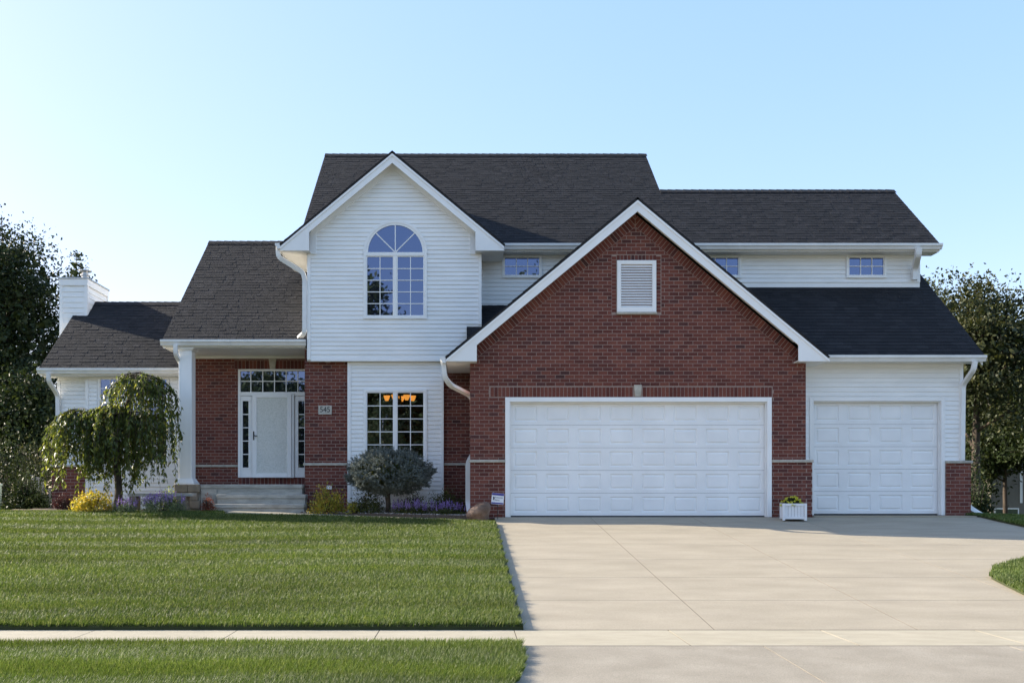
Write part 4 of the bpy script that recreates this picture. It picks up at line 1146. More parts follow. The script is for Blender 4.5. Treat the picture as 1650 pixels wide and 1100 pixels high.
# ------------------------------------------------------------------ foliage helpers
def unit(n, rng):
    v = rng.normal(size=(n, 3)); return v / np.linalg.norm(v, axis=1, keepdims=True)
def leaf_quads(c, size, rng, aspect=.5, dirs=None, spread=1.0, up=0.0):
    """pointed leaf-sized faces at the points c; dirs = leaf axes"""
    n = len(c); size = np.broadcast_to(size, (n,)) * rng.uniform(.65, 1.3, n)
    a = unit(n, rng) * spread
    if dirs is not None: a = a + dirs
    a[:, 2] += up; a /= np.linalg.norm(a, axis=1, keepdims=True) + 1e-9
    b = np.cross(a, unit(n, rng)); b /= np.linalg.norm(b, axis=1, keepdims=True) + 1e-9
    s = size[:, None]; w = s * aspect
    nrm = np.cross(a, b) * s * .12
    v = np.stack([c - a * s * .5, c + b * w * .5 - a * s * .05 + nrm, c + a * s * .5, c - b * w * .5 - a * s * .05 + nrm], 1).reshape(-1, 3)
    f = np.arange(4 * n).reshape(n, 4)
    return v, f
class Leaves:
    def __init__(s): s.v = []; s.f = []; s.t = []; s.n = 0
    def add(s, v, f, tone):
        s.v.append(v); s.f.append(f + s.n); s.t.append(np.clip(tone, .002, .998)); s.n += len(v)
    def build(s, name, material, parent, **props):
        me = np_mesh(name, np.concatenate(s.v), np.concatenate(s.f), material, np.concatenate(s.t))
        return add(name, me, parent, **props)

def tree(name, label, group, x, y, z0, h, cr, crown_lo, seed, leaf=.15, nclump=150, per=90, material='tree_leaf', trunk_r=.16, squash=1.0, lean=0.0, cl=.6, cx_off=0.0, loose=1.0):
    rng = np.random.default_rng(seed); rs = random.Random(seed)
    t = thing(name, label, 'tree', group, (x, y, z0))
    top = h * .93
    tk = MB(); pts = []; rad = []
    for k in range(9):
        s = k / 8; pts.append((lean * s * s + .12 * math.sin(3 * s + seed), .1 * math.cos(2.3 * s + seed), top * s)); rad.append(trunk_r * (1 - s) ** .8 + .012)
    tk.tube(pts, rad, 9)
    tips = []
    for k in range(22):
        s = rs.uniform(crown_lo / h, .9); i = s * 8; a = Vector(pts[int(i)]); b = Vector(pts[min(int(i) + 1, 8)]); p = a.lerp(b, i - int(i))
        az = rs.uniform(0, 2 * math.pi); L = cr * rs.uniform(.55, 1.0) * (1 - .55 * max(0, (s - .45) / .55))
        q1 = p + Vector((math.cos(az) * L * .5, math.sin(az) * L * .5, L * .28)); q2 = p + Vector((math.cos(az + .2) * L, math.sin(az + .2) * L, L * .42))
        r0 = trunk_r * (1 - s) * .55 + .015; tk.tube([p, q1, q2], [r0, r0 * .6, .01], 6); tips += [q1, q2]
        for j in range(2):
            q3 = q1 + Vector((rs.uniform(-1, 1), rs.uniform(-1, 1), rs.uniform(-.2, .9))) * L * .35; tk.tube([q1, q3], [r0 * .4, .008], 5); tips.append(q3)
    tk.build('trunk', 'bark', t, smooth=True)
    # clumps inside an uneven crown
    L_ = Leaves(); n = 0
    mid = (crown_lo + h) / 2; hh = (h - crown_lo) / 2
    cs = []
    while len(cs) < nclump:
        u = rng.uniform(-1, 1, 3); r = np.linalg.norm(u)
        az = math.atan2(u[1], u[0])
        lim = .78 + .22 * math.sin(3 * az + seed + 4 * u[2]) * math.cos(5 * u[2] + 2 * seed + az)
        if r > lim or r < .18: continue
        zz = u[2]; taper = 1.0 - .30 * max(0, zz)
        cs.append((cx_off + u[0] * cr * taper, u[1] * cr * taper, mid + zz * hh * squash, r))
    cs += [(p.x, p.y, p.z, .5) for p in tips]
    for (a, b, c, r) in cs:
        k = int(per * rng.uniform(.5, 1.3)); sg = cl * rng.uniform(.6, 1.2)
        p = np.array([a, b, c]) + rng.normal(size=(k, 3)) * np.array([sg, sg, sg * .62]) * .62 * loose
        p = p[p[:, 2] > .3]
        if not len(p): continue
        v, f = leaf_quads(p, leaf, rng, .55, spread=1.0)
        L_.add(v, f, rng.beta(2, 3, len(p)) + rng.normal() * .08)
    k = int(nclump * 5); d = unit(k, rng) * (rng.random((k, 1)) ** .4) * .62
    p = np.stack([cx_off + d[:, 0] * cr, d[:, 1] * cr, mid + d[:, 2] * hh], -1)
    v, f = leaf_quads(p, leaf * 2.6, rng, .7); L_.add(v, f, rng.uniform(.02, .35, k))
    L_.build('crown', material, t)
    return t

def shrub(name, label, cat, x, y, z0, rx, ry, h, seed, leaf=.05, n=1800, material='shade_leaf', group=None, upright=.6, stems=9, shell=.55, name2='foliage'):
    rng = np.random.default_rng(seed); rs = random.Random(seed)
    t = thing(name, label, cat, group, (x, y, z0))
    st_ = MB()
    for k in range(stems):
        az = rs.uniform(0, 6.28); r = rs.uniform(.2, .8)
        st_.tube([(0, 0, 0), (rx * r * .5 * math.cos(az), ry * r * .5 * math.sin(az), h * .45), (rx * r * math.cos(az), ry * r * math.sin(az), h * .85)], [.012, .008, .003], 5)
    st_.build('stem', 'bark', t, smooth=True)
    L_ = Leaves(); nc = 46
    c = unit(nc, rng); rad = rng.uniform(shell, 1.0, nc)[:, None]; c = c * rad; c[:, 2] = np.abs(c[:, 2]) * .95
    w = .28 + .72 * rng.random(nc)
    for q, ww in zip(c, w):
        k = max(6, int(n / nc * ww * 1.5))
        p = q + rng.normal(size=(k, 3)) * .17
        p = p * np.array([rx, ry, h]); p = p[p[:, 2] > .01]
        if not len(p): continue
        v, f = leaf_quads(p, leaf, rng, .6, dirs=np.array([0, 0, upright])[None, :] + q[None, :] * .5, spread=.9)
        L_.add(v, f, rng.beta(2.2, 2.4, len(p)) + rng.normal() * .10)
    L_.build(name2, material, t)
    return t

# ------------------------------------------------------------------ grass blades
def blades(name, label, n_of_D, region, seed, zf, Dlo, Dhi, hx=(.036, .062), kind='stuff'):
    rng = np.random.default_rng(seed); vs = []; ts = []
    step = .25; tot = 0
    for D0 in np.arange(Dlo, Dhi, step):
        D1 = D0 + step; Dm = D0 + step / 2
        xa, xb = region(Dm, 'range')
        if xb <= xa: continue
        k = int(n_of_D(Dm) * step * (xb - xa))
        x = rng.uniform(xa, xb, k); y = rng.uniform(D0, D1, k) - CAMD
        keep = region((x, y), 'in'); x, y = x[keep], y[keep]; k = len(x)
        if not k: continue
        z = zf(x, y)
        w = .0042 * max(1.0, Dm / 8.5) * rng.uniform(.7, 1.3, k)
        # mowing passes: neighbouring strips lean opposite ways
        ms = np.tanh(2.0 * np.sin(2 * math.pi * (y + .10 * np.sin(x * .7) + .04 * np.sin(x * 2.3 + 1) + .12 * np.sin(y * 1.3)) / 1.12)) * (.6 + .4 * np.sin(x * .37 + y * .8))
        # mown turf: soft patches of slightly different height and lean
        pn = .5 + .25 * np.sin(x * 1.7 + 2.1 * np.sin(y * 1.1)) + .25 * np.sin(y * 4.3 + 1.3 * np.sin(x * .8 + 1))
        h = rng.uniform(*hx, k) * (.82 + .32 * pn)
        az = rng.uniform(0, 2 * math.pi, k)
        ln = rng.uniform(.15, .95, k) * h
        la = rng.normal(.5, 1.1, k)
        bx, by = np.cos(az) * w, np.sin(az) * w
        tipx, tipy = x + np.cos(la) * ln, y + np.sin(la) * ln * .7 + ms * h * .50
        v = np.stack([np.stack([x - bx, y - by, z - .01], -1), np.stack([x + bx, y + by, z - .01], -1), np.stack([tipx, tipy, z + h], -1)], 1)
        vs.append(v.reshape(-1, 3)); ts.append(np.clip(rng.beta(2, 3.2, k) + .12 * (pn - .5) + .05 * np.sin(x * .7 + y * .9) + (rng.random(k) < .035) * .5, .002, .998))
    v = np.concatenate(vs); m = len(v) // 3
    me = np_mesh(name, v, np.arange(m * 3).reshape(m, 3), 'grass_blade', np.concatenate(ts))
    return add(name, me, None, kind=kind, label=label)
def reg_lawn(a, mode):
    if mode == 'range': D = a; return (-.487 * D - 2.6, .66)
    x, y = a; return (y < lawn_top(x) + .02) & (x < .585 + .03 * np.sin(y * 9) + .02 * np.sin(y * 31)) & (y > -10.26)
def reg_strip(a, mode):
    if mode == 'range': D = a; return (-.487 * D - 2.2, .66)
    x, y = a; return (x < strip_right(y) + .02 + .02 * np.sin(y * 17)) & (y < -11.28)
def reg_right(a, mode):
    if mode == 'range': D = a; return (6.8, .585 * D + 2.2)
    x, y = a; return (x > rlawn_left(y) - .03)
dens = lambda D: 12500 * (8.0 / max(D, 7.5)) ** 1.75
blades('lawn_grass', 'short mown grass of the front lawn with sunlit tips', dens, reg_lawn, 21, lambda x, y: lawn_z(x, y), 10.2, 21.5)
blades('strip_grass', 'short grass of the strip between sidewalk and street', lambda D: 14000 * (8 / max(D, 7)) ** 1.6, reg_strip, 22, lambda x, y: lawn_z(x, y), 6.9, 9.25, (.04, .075))
blades('edge_grass', 'short grass on the rounded lawn beside the driveway', dens, reg_right, 23, lambda x, y: rlawn_z(x, y), 10.3, 24.0)

# ------------------------------------------------------------------ weeping tree
def weeping():
    rng = np.random.default_rng(5); rs = random.Random(5)
    D = 21.35; s = D / FPX; x0 = PX(190, D); y0 = Y(D); z0 = .10
    t = thing('weeping_tree', 'small weeping tree with drooping leafy branches in front of the side wing', 'tree', None, (x0, y0, z0))
    tk = MB()
    tk.tube([(0, 0, -.05), (.015, .01, .5), (-.015, 0, 1.0), (-.03, .02, 1.5), (.05, 0, 2.0), (.28, 0, 2.6), (.42, .02, 2.92)], [.105, .082, .075, .068, .055, .038, .02], 10)
    tk.tube([(-.03, .02, 1.45), (-.35, -.05, 1.95), (-.75, -.05, 2.2)], [.05, .035, .02], 8)
    L_ = Leaves(); br = MB()
    def strand(c, rx_, rz_, az, th, zb, leaves):
        """a branch that follows a dome from its crown to the angle th, then hangs down to zb"""
        c = np.array(c, float); pts = []; jit = rs.uniform(.62, 1.12); w = rs.uniform(-.06, .06)
        for k in range(8):
            a = th * (k / 7) ** .8
            r = math.sin(a) * rx_ * jit; pts.append(c + np.array([math.cos(az + w * k) * r, math.sin(az + w * k) * r * .85, math.cos(a) * rz_ * jit]))
        e = pts[-1]; L0 = max(.05, e[2] - zb)
        out = np.array([math.cos(az), math.sin(az) * .8, 0]) * rs.uniform(.02, .14)
        bend = rng.normal(0, .035, 2)
        for k in range(1, 9):
            s_ = k / 8; pts.append(e + out * (1 - (1 - s_) ** 2) + np.array([bend[0] * s_ * s_ + .015 * math.sin(7 * s_ + az * 3), bend[1] * s_ * s_, -L0 * s_]))
        pts = np.array(pts); m = len(pts) - 1
        br.tube([tuple(a) for a in pts], list(np.linspace(.008, .002, m + 1)), 4)
        u = rng.uniform(.15, 1, leaves) * m
        i = np.minimum(u.astype(int), m - 1); f_ = (u - i)[:, None]
        cc = pts[i] * (1 - f_) + pts[i + 1] * f_
        d = pts[i + 1] - pts[i]; d /= np.linalg.norm(d, axis=1, keepdims=True)
        # leaves sit in pairs and little bunches along the twig
        cc = cc + rng.normal(size=cc.shape) * .028
        ph = rng.uniform(0, 6.28, leaves); dr = d * .45 + np.array([0, 0, -.7]) + np.stack([np.cos(ph), np.sin(ph), np.zeros(leaves)], -1) * .65
        v, f = leaf_quads(cc + dr * .035, .112, rng, .36, dirs=dr, spread=.3)
        L_.add(v, f, rng.beta(2, 3, leaves) + .10 * (1 - u / m) - .03)  # leaves nearer the crown get a paler tone, standing in for light from above
    domes = [((.50, 0, 2.30), .82, .74, 84, (.90, 1.9)), ((-.05, -.05, 1.78), .74, .54, 66, (.70, 1.45)), ((-.84, -.05, 1.62), .70, .62, 80, (.58, 1.45)), ((.35, -.1, 1.7), .85, .5, 34, (.55, 1.3))]
    for c, rx_, rz_, n, (zlo, zhi) in domes:
        for k in range(n):
            az = rs.uniform(0, 6.28) + .3 * math.sin(5 * k); th = rs.choice((rs.uniform(.25, 1.1), rs.uniform(.9, 1.55)))
            zb = zlo + (zhi - zlo) * rs.random() ** .8
            if rs.random() < .10: zb = rs.uniform(.42, .85)
            strand(c, rx_, rz_, az, th, zb - .05, rs.randint(40, 66))
    tk.build('trunk', 'bark', t, smooth=True); br.build('branches', 'bark', t, smooth=True, kind='stuff')
    L_.build('leaves', 'weeping_leaf', t)
weeping()

# ------------------------------------------------------------------ dwarf spruce on a short trunk
def globe_spruce():
    rng = np.random.default_rng(8); rs = random.Random(8)
    D = 21.35; x0, y0, z0 = PX(625, D), Y(D), .07
    t = thing('dwarf_spruce', 'blue-grey dwarf spruce with a flattened round head on a short trunk', 'tree', None, (x0, y0, z0))
    tk = MB(); tk.tube([(0, 0, -.05), (.01, 0, .22), (-.01, 0, .40), (0, 0, .62), (.02, 0, .8)], [.062, .055, .06, .10, .05], 10)
    for k in range(16):
        az = k * 2 * math.pi / 16 + rs.uniform(-.1, .1); tk.tube([(0, 0, .5), (.32 * math.cos(az), .32 * math.sin(az), .68), (.68 * math.cos(az), .62 * math.sin(az), .84)], [.03, .018, .006], 5)
    tk.build('trunk', 'bark', t, smooth=True)
    zc, rx, rz_up, rz_dn = .85, .91, .56, .40
    v_all = Leaves()
    ns = 3300
    d = unit(ns, rng); r = np.where(rng.random(ns) < .75, rng.uniform(.88, 1.03, ns), rng.uniform(.5, .9, ns))
    az = np.arctan2(d[:, 1], d[:, 0]); lump = 1 + .06 * np.sin(5 * az + 7 * d[:, 2]) + .05 * np.sin(11 * az + 2) + .06 * np.sin(3 * az + 1)
    rr_ = (r * lump)[:, None]
    c = np.stack([d[:, 0] * rx, d[:, 1] * rx * .9, zc + np.where(d[:, 2] > 0, d[:, 2] * rz_up, d[:, 2] * rz_dn)], -1)
    c = np.array([0, 0, zc]) + (c - np.array([0, 0, zc])) * rr_
    axis = d * np.array([1, 1, .8]) + np.array([0, 0, .35]) + rng.normal(size=(ns, 3)) * .35; axis /= np.linalg.norm(axis, axis=1, keepdims=True)
    # each twig: a stubby brush of needles
    K = 26; base = np.repeat(c, K, 0); ax = np.repeat(axis, K, 0); tw = rng.uniform(-.04, .07, (ns * K, 1))
    p = base + ax * tw; nd = np.cross(ax, unit(ns * K, rng)); nd /= np.linalg.norm(nd, axis=1, keepdims=True)
    dr = nd * .9 + ax * .75
    dr /= np.linalg.norm(dr, axis=1, keepdims=True)
    tone = np.repeat(np.clip(rng.beta(2, 2, ns) * .7 + .15, 0, 1), K) + rng.normal(size=ns * K) * .08
    # needles as slim triangles-in-quads
    s = rng.uniform(.024, .044, (ns * K, 1)); b = np.cross(dr, unit(ns * K, rng)); b /= np.linalg.norm(b, axis=1, keepdims=True); w = .0048
    v = np.stack([p - b * w, p + b * w, p + dr * s + b * w * .4, p + dr * s - b * w * .4], 1).reshape(-1, 3)
    v_all.add(v, np.arange(4 * ns * K).reshape(-1, 4), tone)
    v_all.build('needles', 'spruce_needle', t)
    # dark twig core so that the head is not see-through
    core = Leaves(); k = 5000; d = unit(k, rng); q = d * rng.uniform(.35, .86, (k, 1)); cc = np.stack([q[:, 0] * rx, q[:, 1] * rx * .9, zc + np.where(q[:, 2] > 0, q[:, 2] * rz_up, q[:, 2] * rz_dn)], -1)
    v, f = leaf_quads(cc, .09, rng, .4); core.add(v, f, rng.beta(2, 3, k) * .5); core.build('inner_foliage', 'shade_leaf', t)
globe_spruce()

# ------------------------------------------------------------------ shrubs and flowers along the house
def spikes(parent, rng, n, rx, ry, h0, h1, material='purple_petal', fl=.020, per=26, name='blossoms'):
    L_ = Leaves()
    for k in range(n):
        a = rng.uniform(0, 6.28); r = math.sqrt(rng.random()); x, y = rx * r * math.cos(a), ry * r * math.sin(a)
        h = rng.uniform(h0, h1) * (1 - .25 * r * r); ln = rng.uniform(.09, .19); tx, ty = rng.normal(0, .22, 2)
        u = rng.random(per); c = np.stack([x + tx * (h + u * ln) * .5, y + ty * (h + u * ln) * .5, h + u * ln], -1) + rng.normal(size=(per, 3)) * np.array([.009, .009, .004]) * (1.3 - u)[:, None]
        v, f = leaf_quads(c, fl, rng, .8); L_.add(v, f, rng.beta(2, 2, per) + rng.normal() * .12)
    return L_.build(name, material, parent)
def px_shrub(name, label, cat, a, b, top, D, z0, seed, **kw):
    x = (PX(a, D) + PX(b, D)) / 2; rx = (PX(b, D) - PX(a, D)) / 2; h = PZ(top, D) - z0
    return shrub(name, label, cat, x, Y(D), z0, rx, kw.pop('ry', rx * .75), h, seed, **kw), rx, h
px_shrub('golden_shrub', 'low golden-leaved shrub with sunlit yellow foliage beside the weeping tree trunk', 'shrub', 117, 188, 792, 21.35, .08, 31, material='gold_leaf', leaf=.055, n=2400)
t, rx, h = px_shrub('catmint', 'broad grey-green catmint with pale purple flower spikes near the stone pedestal', 'plant', 222, 300, 798, 21.3, .06, 32, material='sage_leaf', leaf=.036, n=3000, upright=1.0)
spikes(t, np.random.default_rng(1), 110, rx * .9, rx * .6, h * .55, h * .95)
t, rx, h = px_shrub('catmint', 'small catmint with purple spikes beside the golden shrub', 'plant', 180, 222, 806, 21.2, .06, 33, material='sage_leaf', leaf=.034, n=1300, upright=1.0)
spikes(t, np.random.default_rng(2), 36, rx * .9, rx * .7, h * .5, h * .95)
px_shrub('lime_plant', 'small bright lime-green leafy plant behind the catmint flowers', 'plant', 256, 290, 789, 21.75, .08, 34, material='lime_leaf', leaf=.05, n=700)
px_shrub('barberry', 'small red-leaved barberry bush beside the porch steps', 'shrub', 321, 347, 801, 21.45, .05, 35, material='red_leaf', leaf=.034, n=900)
px_shrub('burgundy_shrub', 'dark burgundy shrub against the brick base of the side wing', 'shrub', 86, 122, 798, 22.4, .09, 36, material='wine_leaf', leaf=.05, n=1100)
px_shrub('yellow_shrub', 'yellow-tipped shrub in front of the brick pier with the house number', 'shrub', 499, 558, 788, 21.4, .05, 37, material='gold_leaf', leaf=.055, n=2100, upright=.8, shell=.5)
px_shrub('olive_shrub', 'dark olive shrub with a few golden leaves beside the dwarf spruce trunk', 'shrub', 566, 620, 793, 21.35, .05, 38, material='shade_leaf', leaf=.045, n=1900)
px_shrub('gold_tip_shrub', 'short clump of golden leaves at the edge of the olive shrub', 'shrub', 557, 580, 804, 21.2, .05, 39, material='gold_leaf', leaf=.045, n=420)
px_shrub('green_shrub', 'low dark green shrub against the white siding behind the purple flowers', 'shrub', 636, 690, 795, 21.9, .05, 40, material='shade_leaf', leaf=.04, n=1500)
px_shrub('green_shrub', 'taller dark green shrub beside the recessed brick wall', 'shrub', 690, 752, 790, 21.85, .05, 41, material='shade_leaf', leaf=.042, n=2100)
t, rx, h = px_shrub('salvia', 'purple salvia in flower close to the dwarf spruce trunk', 'plant', 630, 690, 817, 21.1, .02, 42, material='shade_leaf', leaf=.036, n=1500, upright=1.0)
spikes(t, np.random.default_rng(3), 58, rx * .95, rx * .5, h * .7, h * 1.35)
t, rx, h = px_shrub('salvia', 'purple salvia in flower close to the boulder', 'plant', 692, 752, 818, 21.05, .02, 43, material='shade_leaf', leaf=.036, n=1600, upright=1.0)
spikes(t, np.random.default_rng(4), 52, rx * .95, rx * .5, h * .7, h * 1.4)
# bark and pebbles on the bed
rng = np.random.default_rng(9); mb = MB()
for k in range(1100):
    x = rng.uniform(-3.65, .12); y = float(lawn_top(x)) + .86 + rng.beta(1.1, 1.9) * (2.0 - float(lawn_top(x)) - .86)
    s = rng.uniform(.010, .034); a = rng.uniform(0, 3.1); c, d = math.cos(a) * s, math.sin(a) * s; z = float(bed_z(x, y)) + .02; hh = s * rng.uniform(.2, .6); e = rng.uniform(.5, .85)
    mb.hexa([(x - c, y - d, z - .01), (x + d * e, y - c * e, z - .01), (x + c, y + d, z - .01), (x - d * e, y + c * e, z - .01), (x - c * .6, y - d * .6, z + hh), (x + d * e * .6, y - c * e * .6, z + hh * .9), (x + c * .6, y + d * .6, z + hh), (x - d * e * .6, y + c * e * .6, z + hh * .8)], rng.uniform(.01, .99))
mb.build('bed_pebbles', 'river_stone', None, kind='stuff', label='pale pebbles and bark chips scattered over the planting bed')

# ------------------------------------------------------------------ boulder, stone bench, lawn sign, planter
def boulder():
    D = 20.0; x0, y0, z0 = PX(772, D), Y(D), -.04
    bm = bmesh.new(); bmesh.ops.create_icosphere(bm, subdivisions=4, radius=1)
    rng = np.random.default_rng(4); ks = unit(9, rng); am = rng.uniform(-.10, .10, 9)
    for v in bm.verts:
        p = np.array(v.co); k = 1 + sum(a * math.sin(3.2 * p.dot(q) + i) for i, (q, a) in enumerate(zip(ks, am))) + .02 * math.sin(9 * p[0] + 4 * p[2]) 
        # squarish section, higher on the far end, low shoulder on the near end
        sq = (abs(p[0]) ** 3 + abs(p[1]) ** 3 + abs(p[2]) ** 3) ** (-1 / 3.0); p = p * sq ** .45
        v.co = (p[0] * .245 * k, p[1] * .21 * k, (p[2] * .20 * k + .13) * (1 + .08 * p[0]))
    me = bpy.data.meshes.new('boulder'); bm.to_mesh(me); bm.free(); me.materials.append(MATS['boulder_stone'])
    me.polygons.foreach_set("use_smooth", [True] * len(me.polygons))
    o = add('boulder', me, None, loc=(x0, y0, z0)); o['label'] = 'rounded brown boulder at the end of the planting bed beside the garage brick'; o['category'] = 'rock'; o['kind'] = 'thing'
boulder()
D = 21.6
sbn = thing('stone_bench', 'low grey stone bench half hidden behind the catmint flowers', 'bench', None, (PX(258, D), Y(D), .08))
m = MB(); m.box(PX(210, D) - PX(258, D), PX(313, D) - PX(258, D), -.17, .17, .37, .44); m.build('seat', 'porch_concrete', sbn, bevel=.01)
for a, b in ((212, 223), (288, 303)):
    m = MB(); m.box(PX(a, D) - PX(258, D), PX(b, D) - PX(258, D), -.15, .15, -.05, .369); m.build('leg', 'pedestal_stone', sbn, bevel=.01)
D = 20.12
sg = thing('lawn_sign', 'small white and blue yard sign on a thin stake beside the garage door', 'sign', None, (PX(802, D), Y(D), -.02))
w2, za, zb = (PX(812, D) - PX(792, D)) / 2, PZ(812, D) + .02, PZ(794, D) + .02
piv = bpy.data.objects.new('sign_panel', None); COL.objects.link(piv); piv.parent = sg; piv.rotation_euler = (0, math.radians(5.0), math.radians(-8)); piv.location = (0, 0, (za + zb) / 2)
hz = (zb - za) / 2
m = MB(); m.box(-w2, w2, -.004, .004, -hz, hz); m.build('board', 'sign_white', piv)
m = MB(); m.box(-w2 * .97, w2 * .97, -.007, -.0045, hz * .58, hz * .97); m.build('header_band', 'sign_blue', piv)
m = MB(); m.box(-w2 * .97, w2 * .97, -.007, -.0045, -hz * .93, -hz * .68); m.build('footer_band', 'sign_blue', piv)
text('lettering', 'Protection', .040, (.022, -.006, hz * .22), piv, 'sign_ink', .0008); text('lettering', 'Home', .042, (-.012, -.006, -hz * .25), piv, 'sign_ink', .0008)
m = MB(); m.tube([(-w2 * .72, -.006, hz * .30), (-w2 * .60, -.006, hz * .08), (-w2 * .70, -.006, -hz * .30)], [.012, .016, .006], 6); m.build('emblem', 'sign_ink', piv)
m = MB(); m.tube([(0, .008, -.1), (0, .008, zb)], .006, 6); m.build('stake', 'dark_metal', sg)
D = 19.95
pl = thing('planter', 'white wooden planter box of yellow chrysanthemums between the garage doors', 'planter', None, (PX(1278, D), Y(D), -.05))
pl.rotation_euler = (0, 0, math.radians(-11))
pw2, ph = .215, .355
fr_ = MB()
for sx in (-1, 1):
    for sy in (-1, 1): 
        m = MB(); m.box(sx * pw2 - .025, sx * pw2 + .025, sy * pw2 - .025, sy * pw2 + .025, 0, ph); m.build('post', 'planter_paint', pl, bevel=.004)
for sx in (-1, 1):
    m = MB(); m.box(-pw2 + .026, pw2 - .026, sx * pw2 - .014, sx * pw2 + .014, ph - .055, ph - .003); m.build('rail', 'planter_paint', pl, bevel=.003)
    m = MB(); m.box(-pw2 + .026, pw2 - .026, sx * pw2 - .014, sx * pw2 + .014, .03, .08); m.build('rail', 'planter_paint', pl, bevel=.003)
    m = MB(); m.box(sx * pw2 - .014, sx * pw2 + .014, -pw2 + .026, pw2 - .026, ph - .055, ph - .003); m.build('rail', 'planter_paint', pl, bevel=.003)
    m = MB(); m.box(sx * pw2 - .014, sx * pw2 + .014, -pw2 + .026, pw2 - .026, .03, .08); m.build('rail', 'planter_paint', pl, bevel=.003)
for k in range(6):
    a = -pw2 + .027 + k * (2 * pw2 - .054) / 6; b = a + (2 * pw2 - .054) / 6 - .005
    for y_ in (-pw2 + .002, pw2 - .012):
        m = MB(); m.box(a, b, y_, y_ + .01, .081, ph - .056); m.build('slat', 'planter_paint', pl)
    for x_ in (-pw2 + .002, pw2 - .012):
        m = MB(); m.box(x_, x_ + .01, a, b, .081, ph - .056); m.build('slat', 'planter_paint', pl)
m = MB(); m.box(-pw2 + .02, pw2 - .02, -pw2 + .02, pw2 - .02, .06, ph - .06); m.build('soil', 'mulch', pl)
fl = thing('chrysanthemum', 'round mound of yellow chrysanthemum flowers growing in the white planter', 'plant', None, (PX(1276, D), Y(D), -.05 + ph - .07))
rng = np.random.default_rng(6); L_ = Leaves(); k = 1500; d = unit(k, rng); d[:, 2] = np.abs(d[:, 2]); p = d * rng.uniform(.5, .95, (k, 1)) * np.array([.20, .20, .20]); v, f = leaf_quads(p, .045, rng, .55); L_.add(v, f, rng.beta(2, 2, k)); L_.build('foliage', 'olive_leaf', fl)
L_ = Leaves(); 
for j in range(70):
    d = unit(1, rng)[0]; d[2] = abs(d[2]) * .9 + .1; c = d / np.linalg.norm(d) * np.array([.215, .215, .205]) * rng.uniform(.9, 1.03)
    k = 22; a = unit(k, rng) + d * .5; p = c + a * .016; v, f = leaf_quads(p, .030, rng, .45, dirs=a, spread=.2); L_.add(v, f, rng.beta(2, 2, k) + rng.normal() * .15)
L_.build('blossoms', 'yellow_petal', fl)

# chandelier inside the dining window
chd = thing('chandelier', 'lit chandelier with amber glass shades hanging inside the dining window', 'lamp', None, (PX(645, 24.0), Y(24.0), 0))
zc = PZ(641, 24.0)
m = MB(); m.tube([(0, 0, zc + .05), (0, 0, 3.49)], .012, 6); m.tube([(0, 0, zc - .22), (0, 0, zc + .06)], [.05, .02], 8); m.build('stem', 'dark_metal', chd)
for k in range(5):
    xx = (-.34, -.13, .02, .17, .31)[k]; yy = (.02, -.2, .18, -.15, .05)[k]
    m = MB(); m.tube([(xx, yy, zc - .07), (xx, yy, zc - .02), (xx, yy, zc + .06)], [.035, .06, .085], 12); m.build('lamp_shade', 'amber_shade', chd)
    m = MB(); m.tube([(0, 0, zc - .18), (xx * .6, yy * .6, zc - .16), (xx, yy, zc - .07)], .010, 6); m.build('arm', 'dark_metal', chd)

# ------------------------------------------------------------------ trees and shrubs behind and beside the house
G = 'trees behind and beside the house'
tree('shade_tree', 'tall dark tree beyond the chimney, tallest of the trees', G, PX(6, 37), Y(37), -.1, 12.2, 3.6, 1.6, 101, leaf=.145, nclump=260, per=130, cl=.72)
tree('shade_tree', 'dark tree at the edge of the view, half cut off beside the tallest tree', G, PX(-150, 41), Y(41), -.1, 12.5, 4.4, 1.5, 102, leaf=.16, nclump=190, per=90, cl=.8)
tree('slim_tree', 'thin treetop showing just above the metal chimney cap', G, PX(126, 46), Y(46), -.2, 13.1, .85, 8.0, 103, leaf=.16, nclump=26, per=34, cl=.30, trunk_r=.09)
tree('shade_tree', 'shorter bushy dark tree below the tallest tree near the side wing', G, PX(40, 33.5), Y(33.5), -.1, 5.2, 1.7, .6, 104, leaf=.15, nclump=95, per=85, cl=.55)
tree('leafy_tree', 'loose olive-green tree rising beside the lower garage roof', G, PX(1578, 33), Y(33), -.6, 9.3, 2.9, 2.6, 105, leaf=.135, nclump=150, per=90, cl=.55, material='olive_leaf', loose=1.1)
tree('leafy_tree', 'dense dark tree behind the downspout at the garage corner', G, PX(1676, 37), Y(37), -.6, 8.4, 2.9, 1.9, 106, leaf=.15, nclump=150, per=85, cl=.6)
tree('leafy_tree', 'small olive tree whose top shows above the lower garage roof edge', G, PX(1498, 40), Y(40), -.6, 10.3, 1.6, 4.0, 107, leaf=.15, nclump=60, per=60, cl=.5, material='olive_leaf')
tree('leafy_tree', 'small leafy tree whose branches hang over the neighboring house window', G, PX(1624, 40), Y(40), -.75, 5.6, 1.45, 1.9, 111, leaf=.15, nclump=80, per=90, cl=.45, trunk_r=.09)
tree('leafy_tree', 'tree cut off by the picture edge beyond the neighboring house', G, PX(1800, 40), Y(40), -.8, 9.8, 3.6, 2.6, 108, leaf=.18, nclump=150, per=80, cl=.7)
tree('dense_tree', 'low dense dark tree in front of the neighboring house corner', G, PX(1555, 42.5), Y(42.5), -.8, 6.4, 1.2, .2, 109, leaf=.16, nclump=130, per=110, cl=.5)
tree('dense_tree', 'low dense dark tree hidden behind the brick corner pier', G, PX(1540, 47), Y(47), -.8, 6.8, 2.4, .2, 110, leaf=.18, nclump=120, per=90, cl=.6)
HG = 'dark shrubs beside the house'
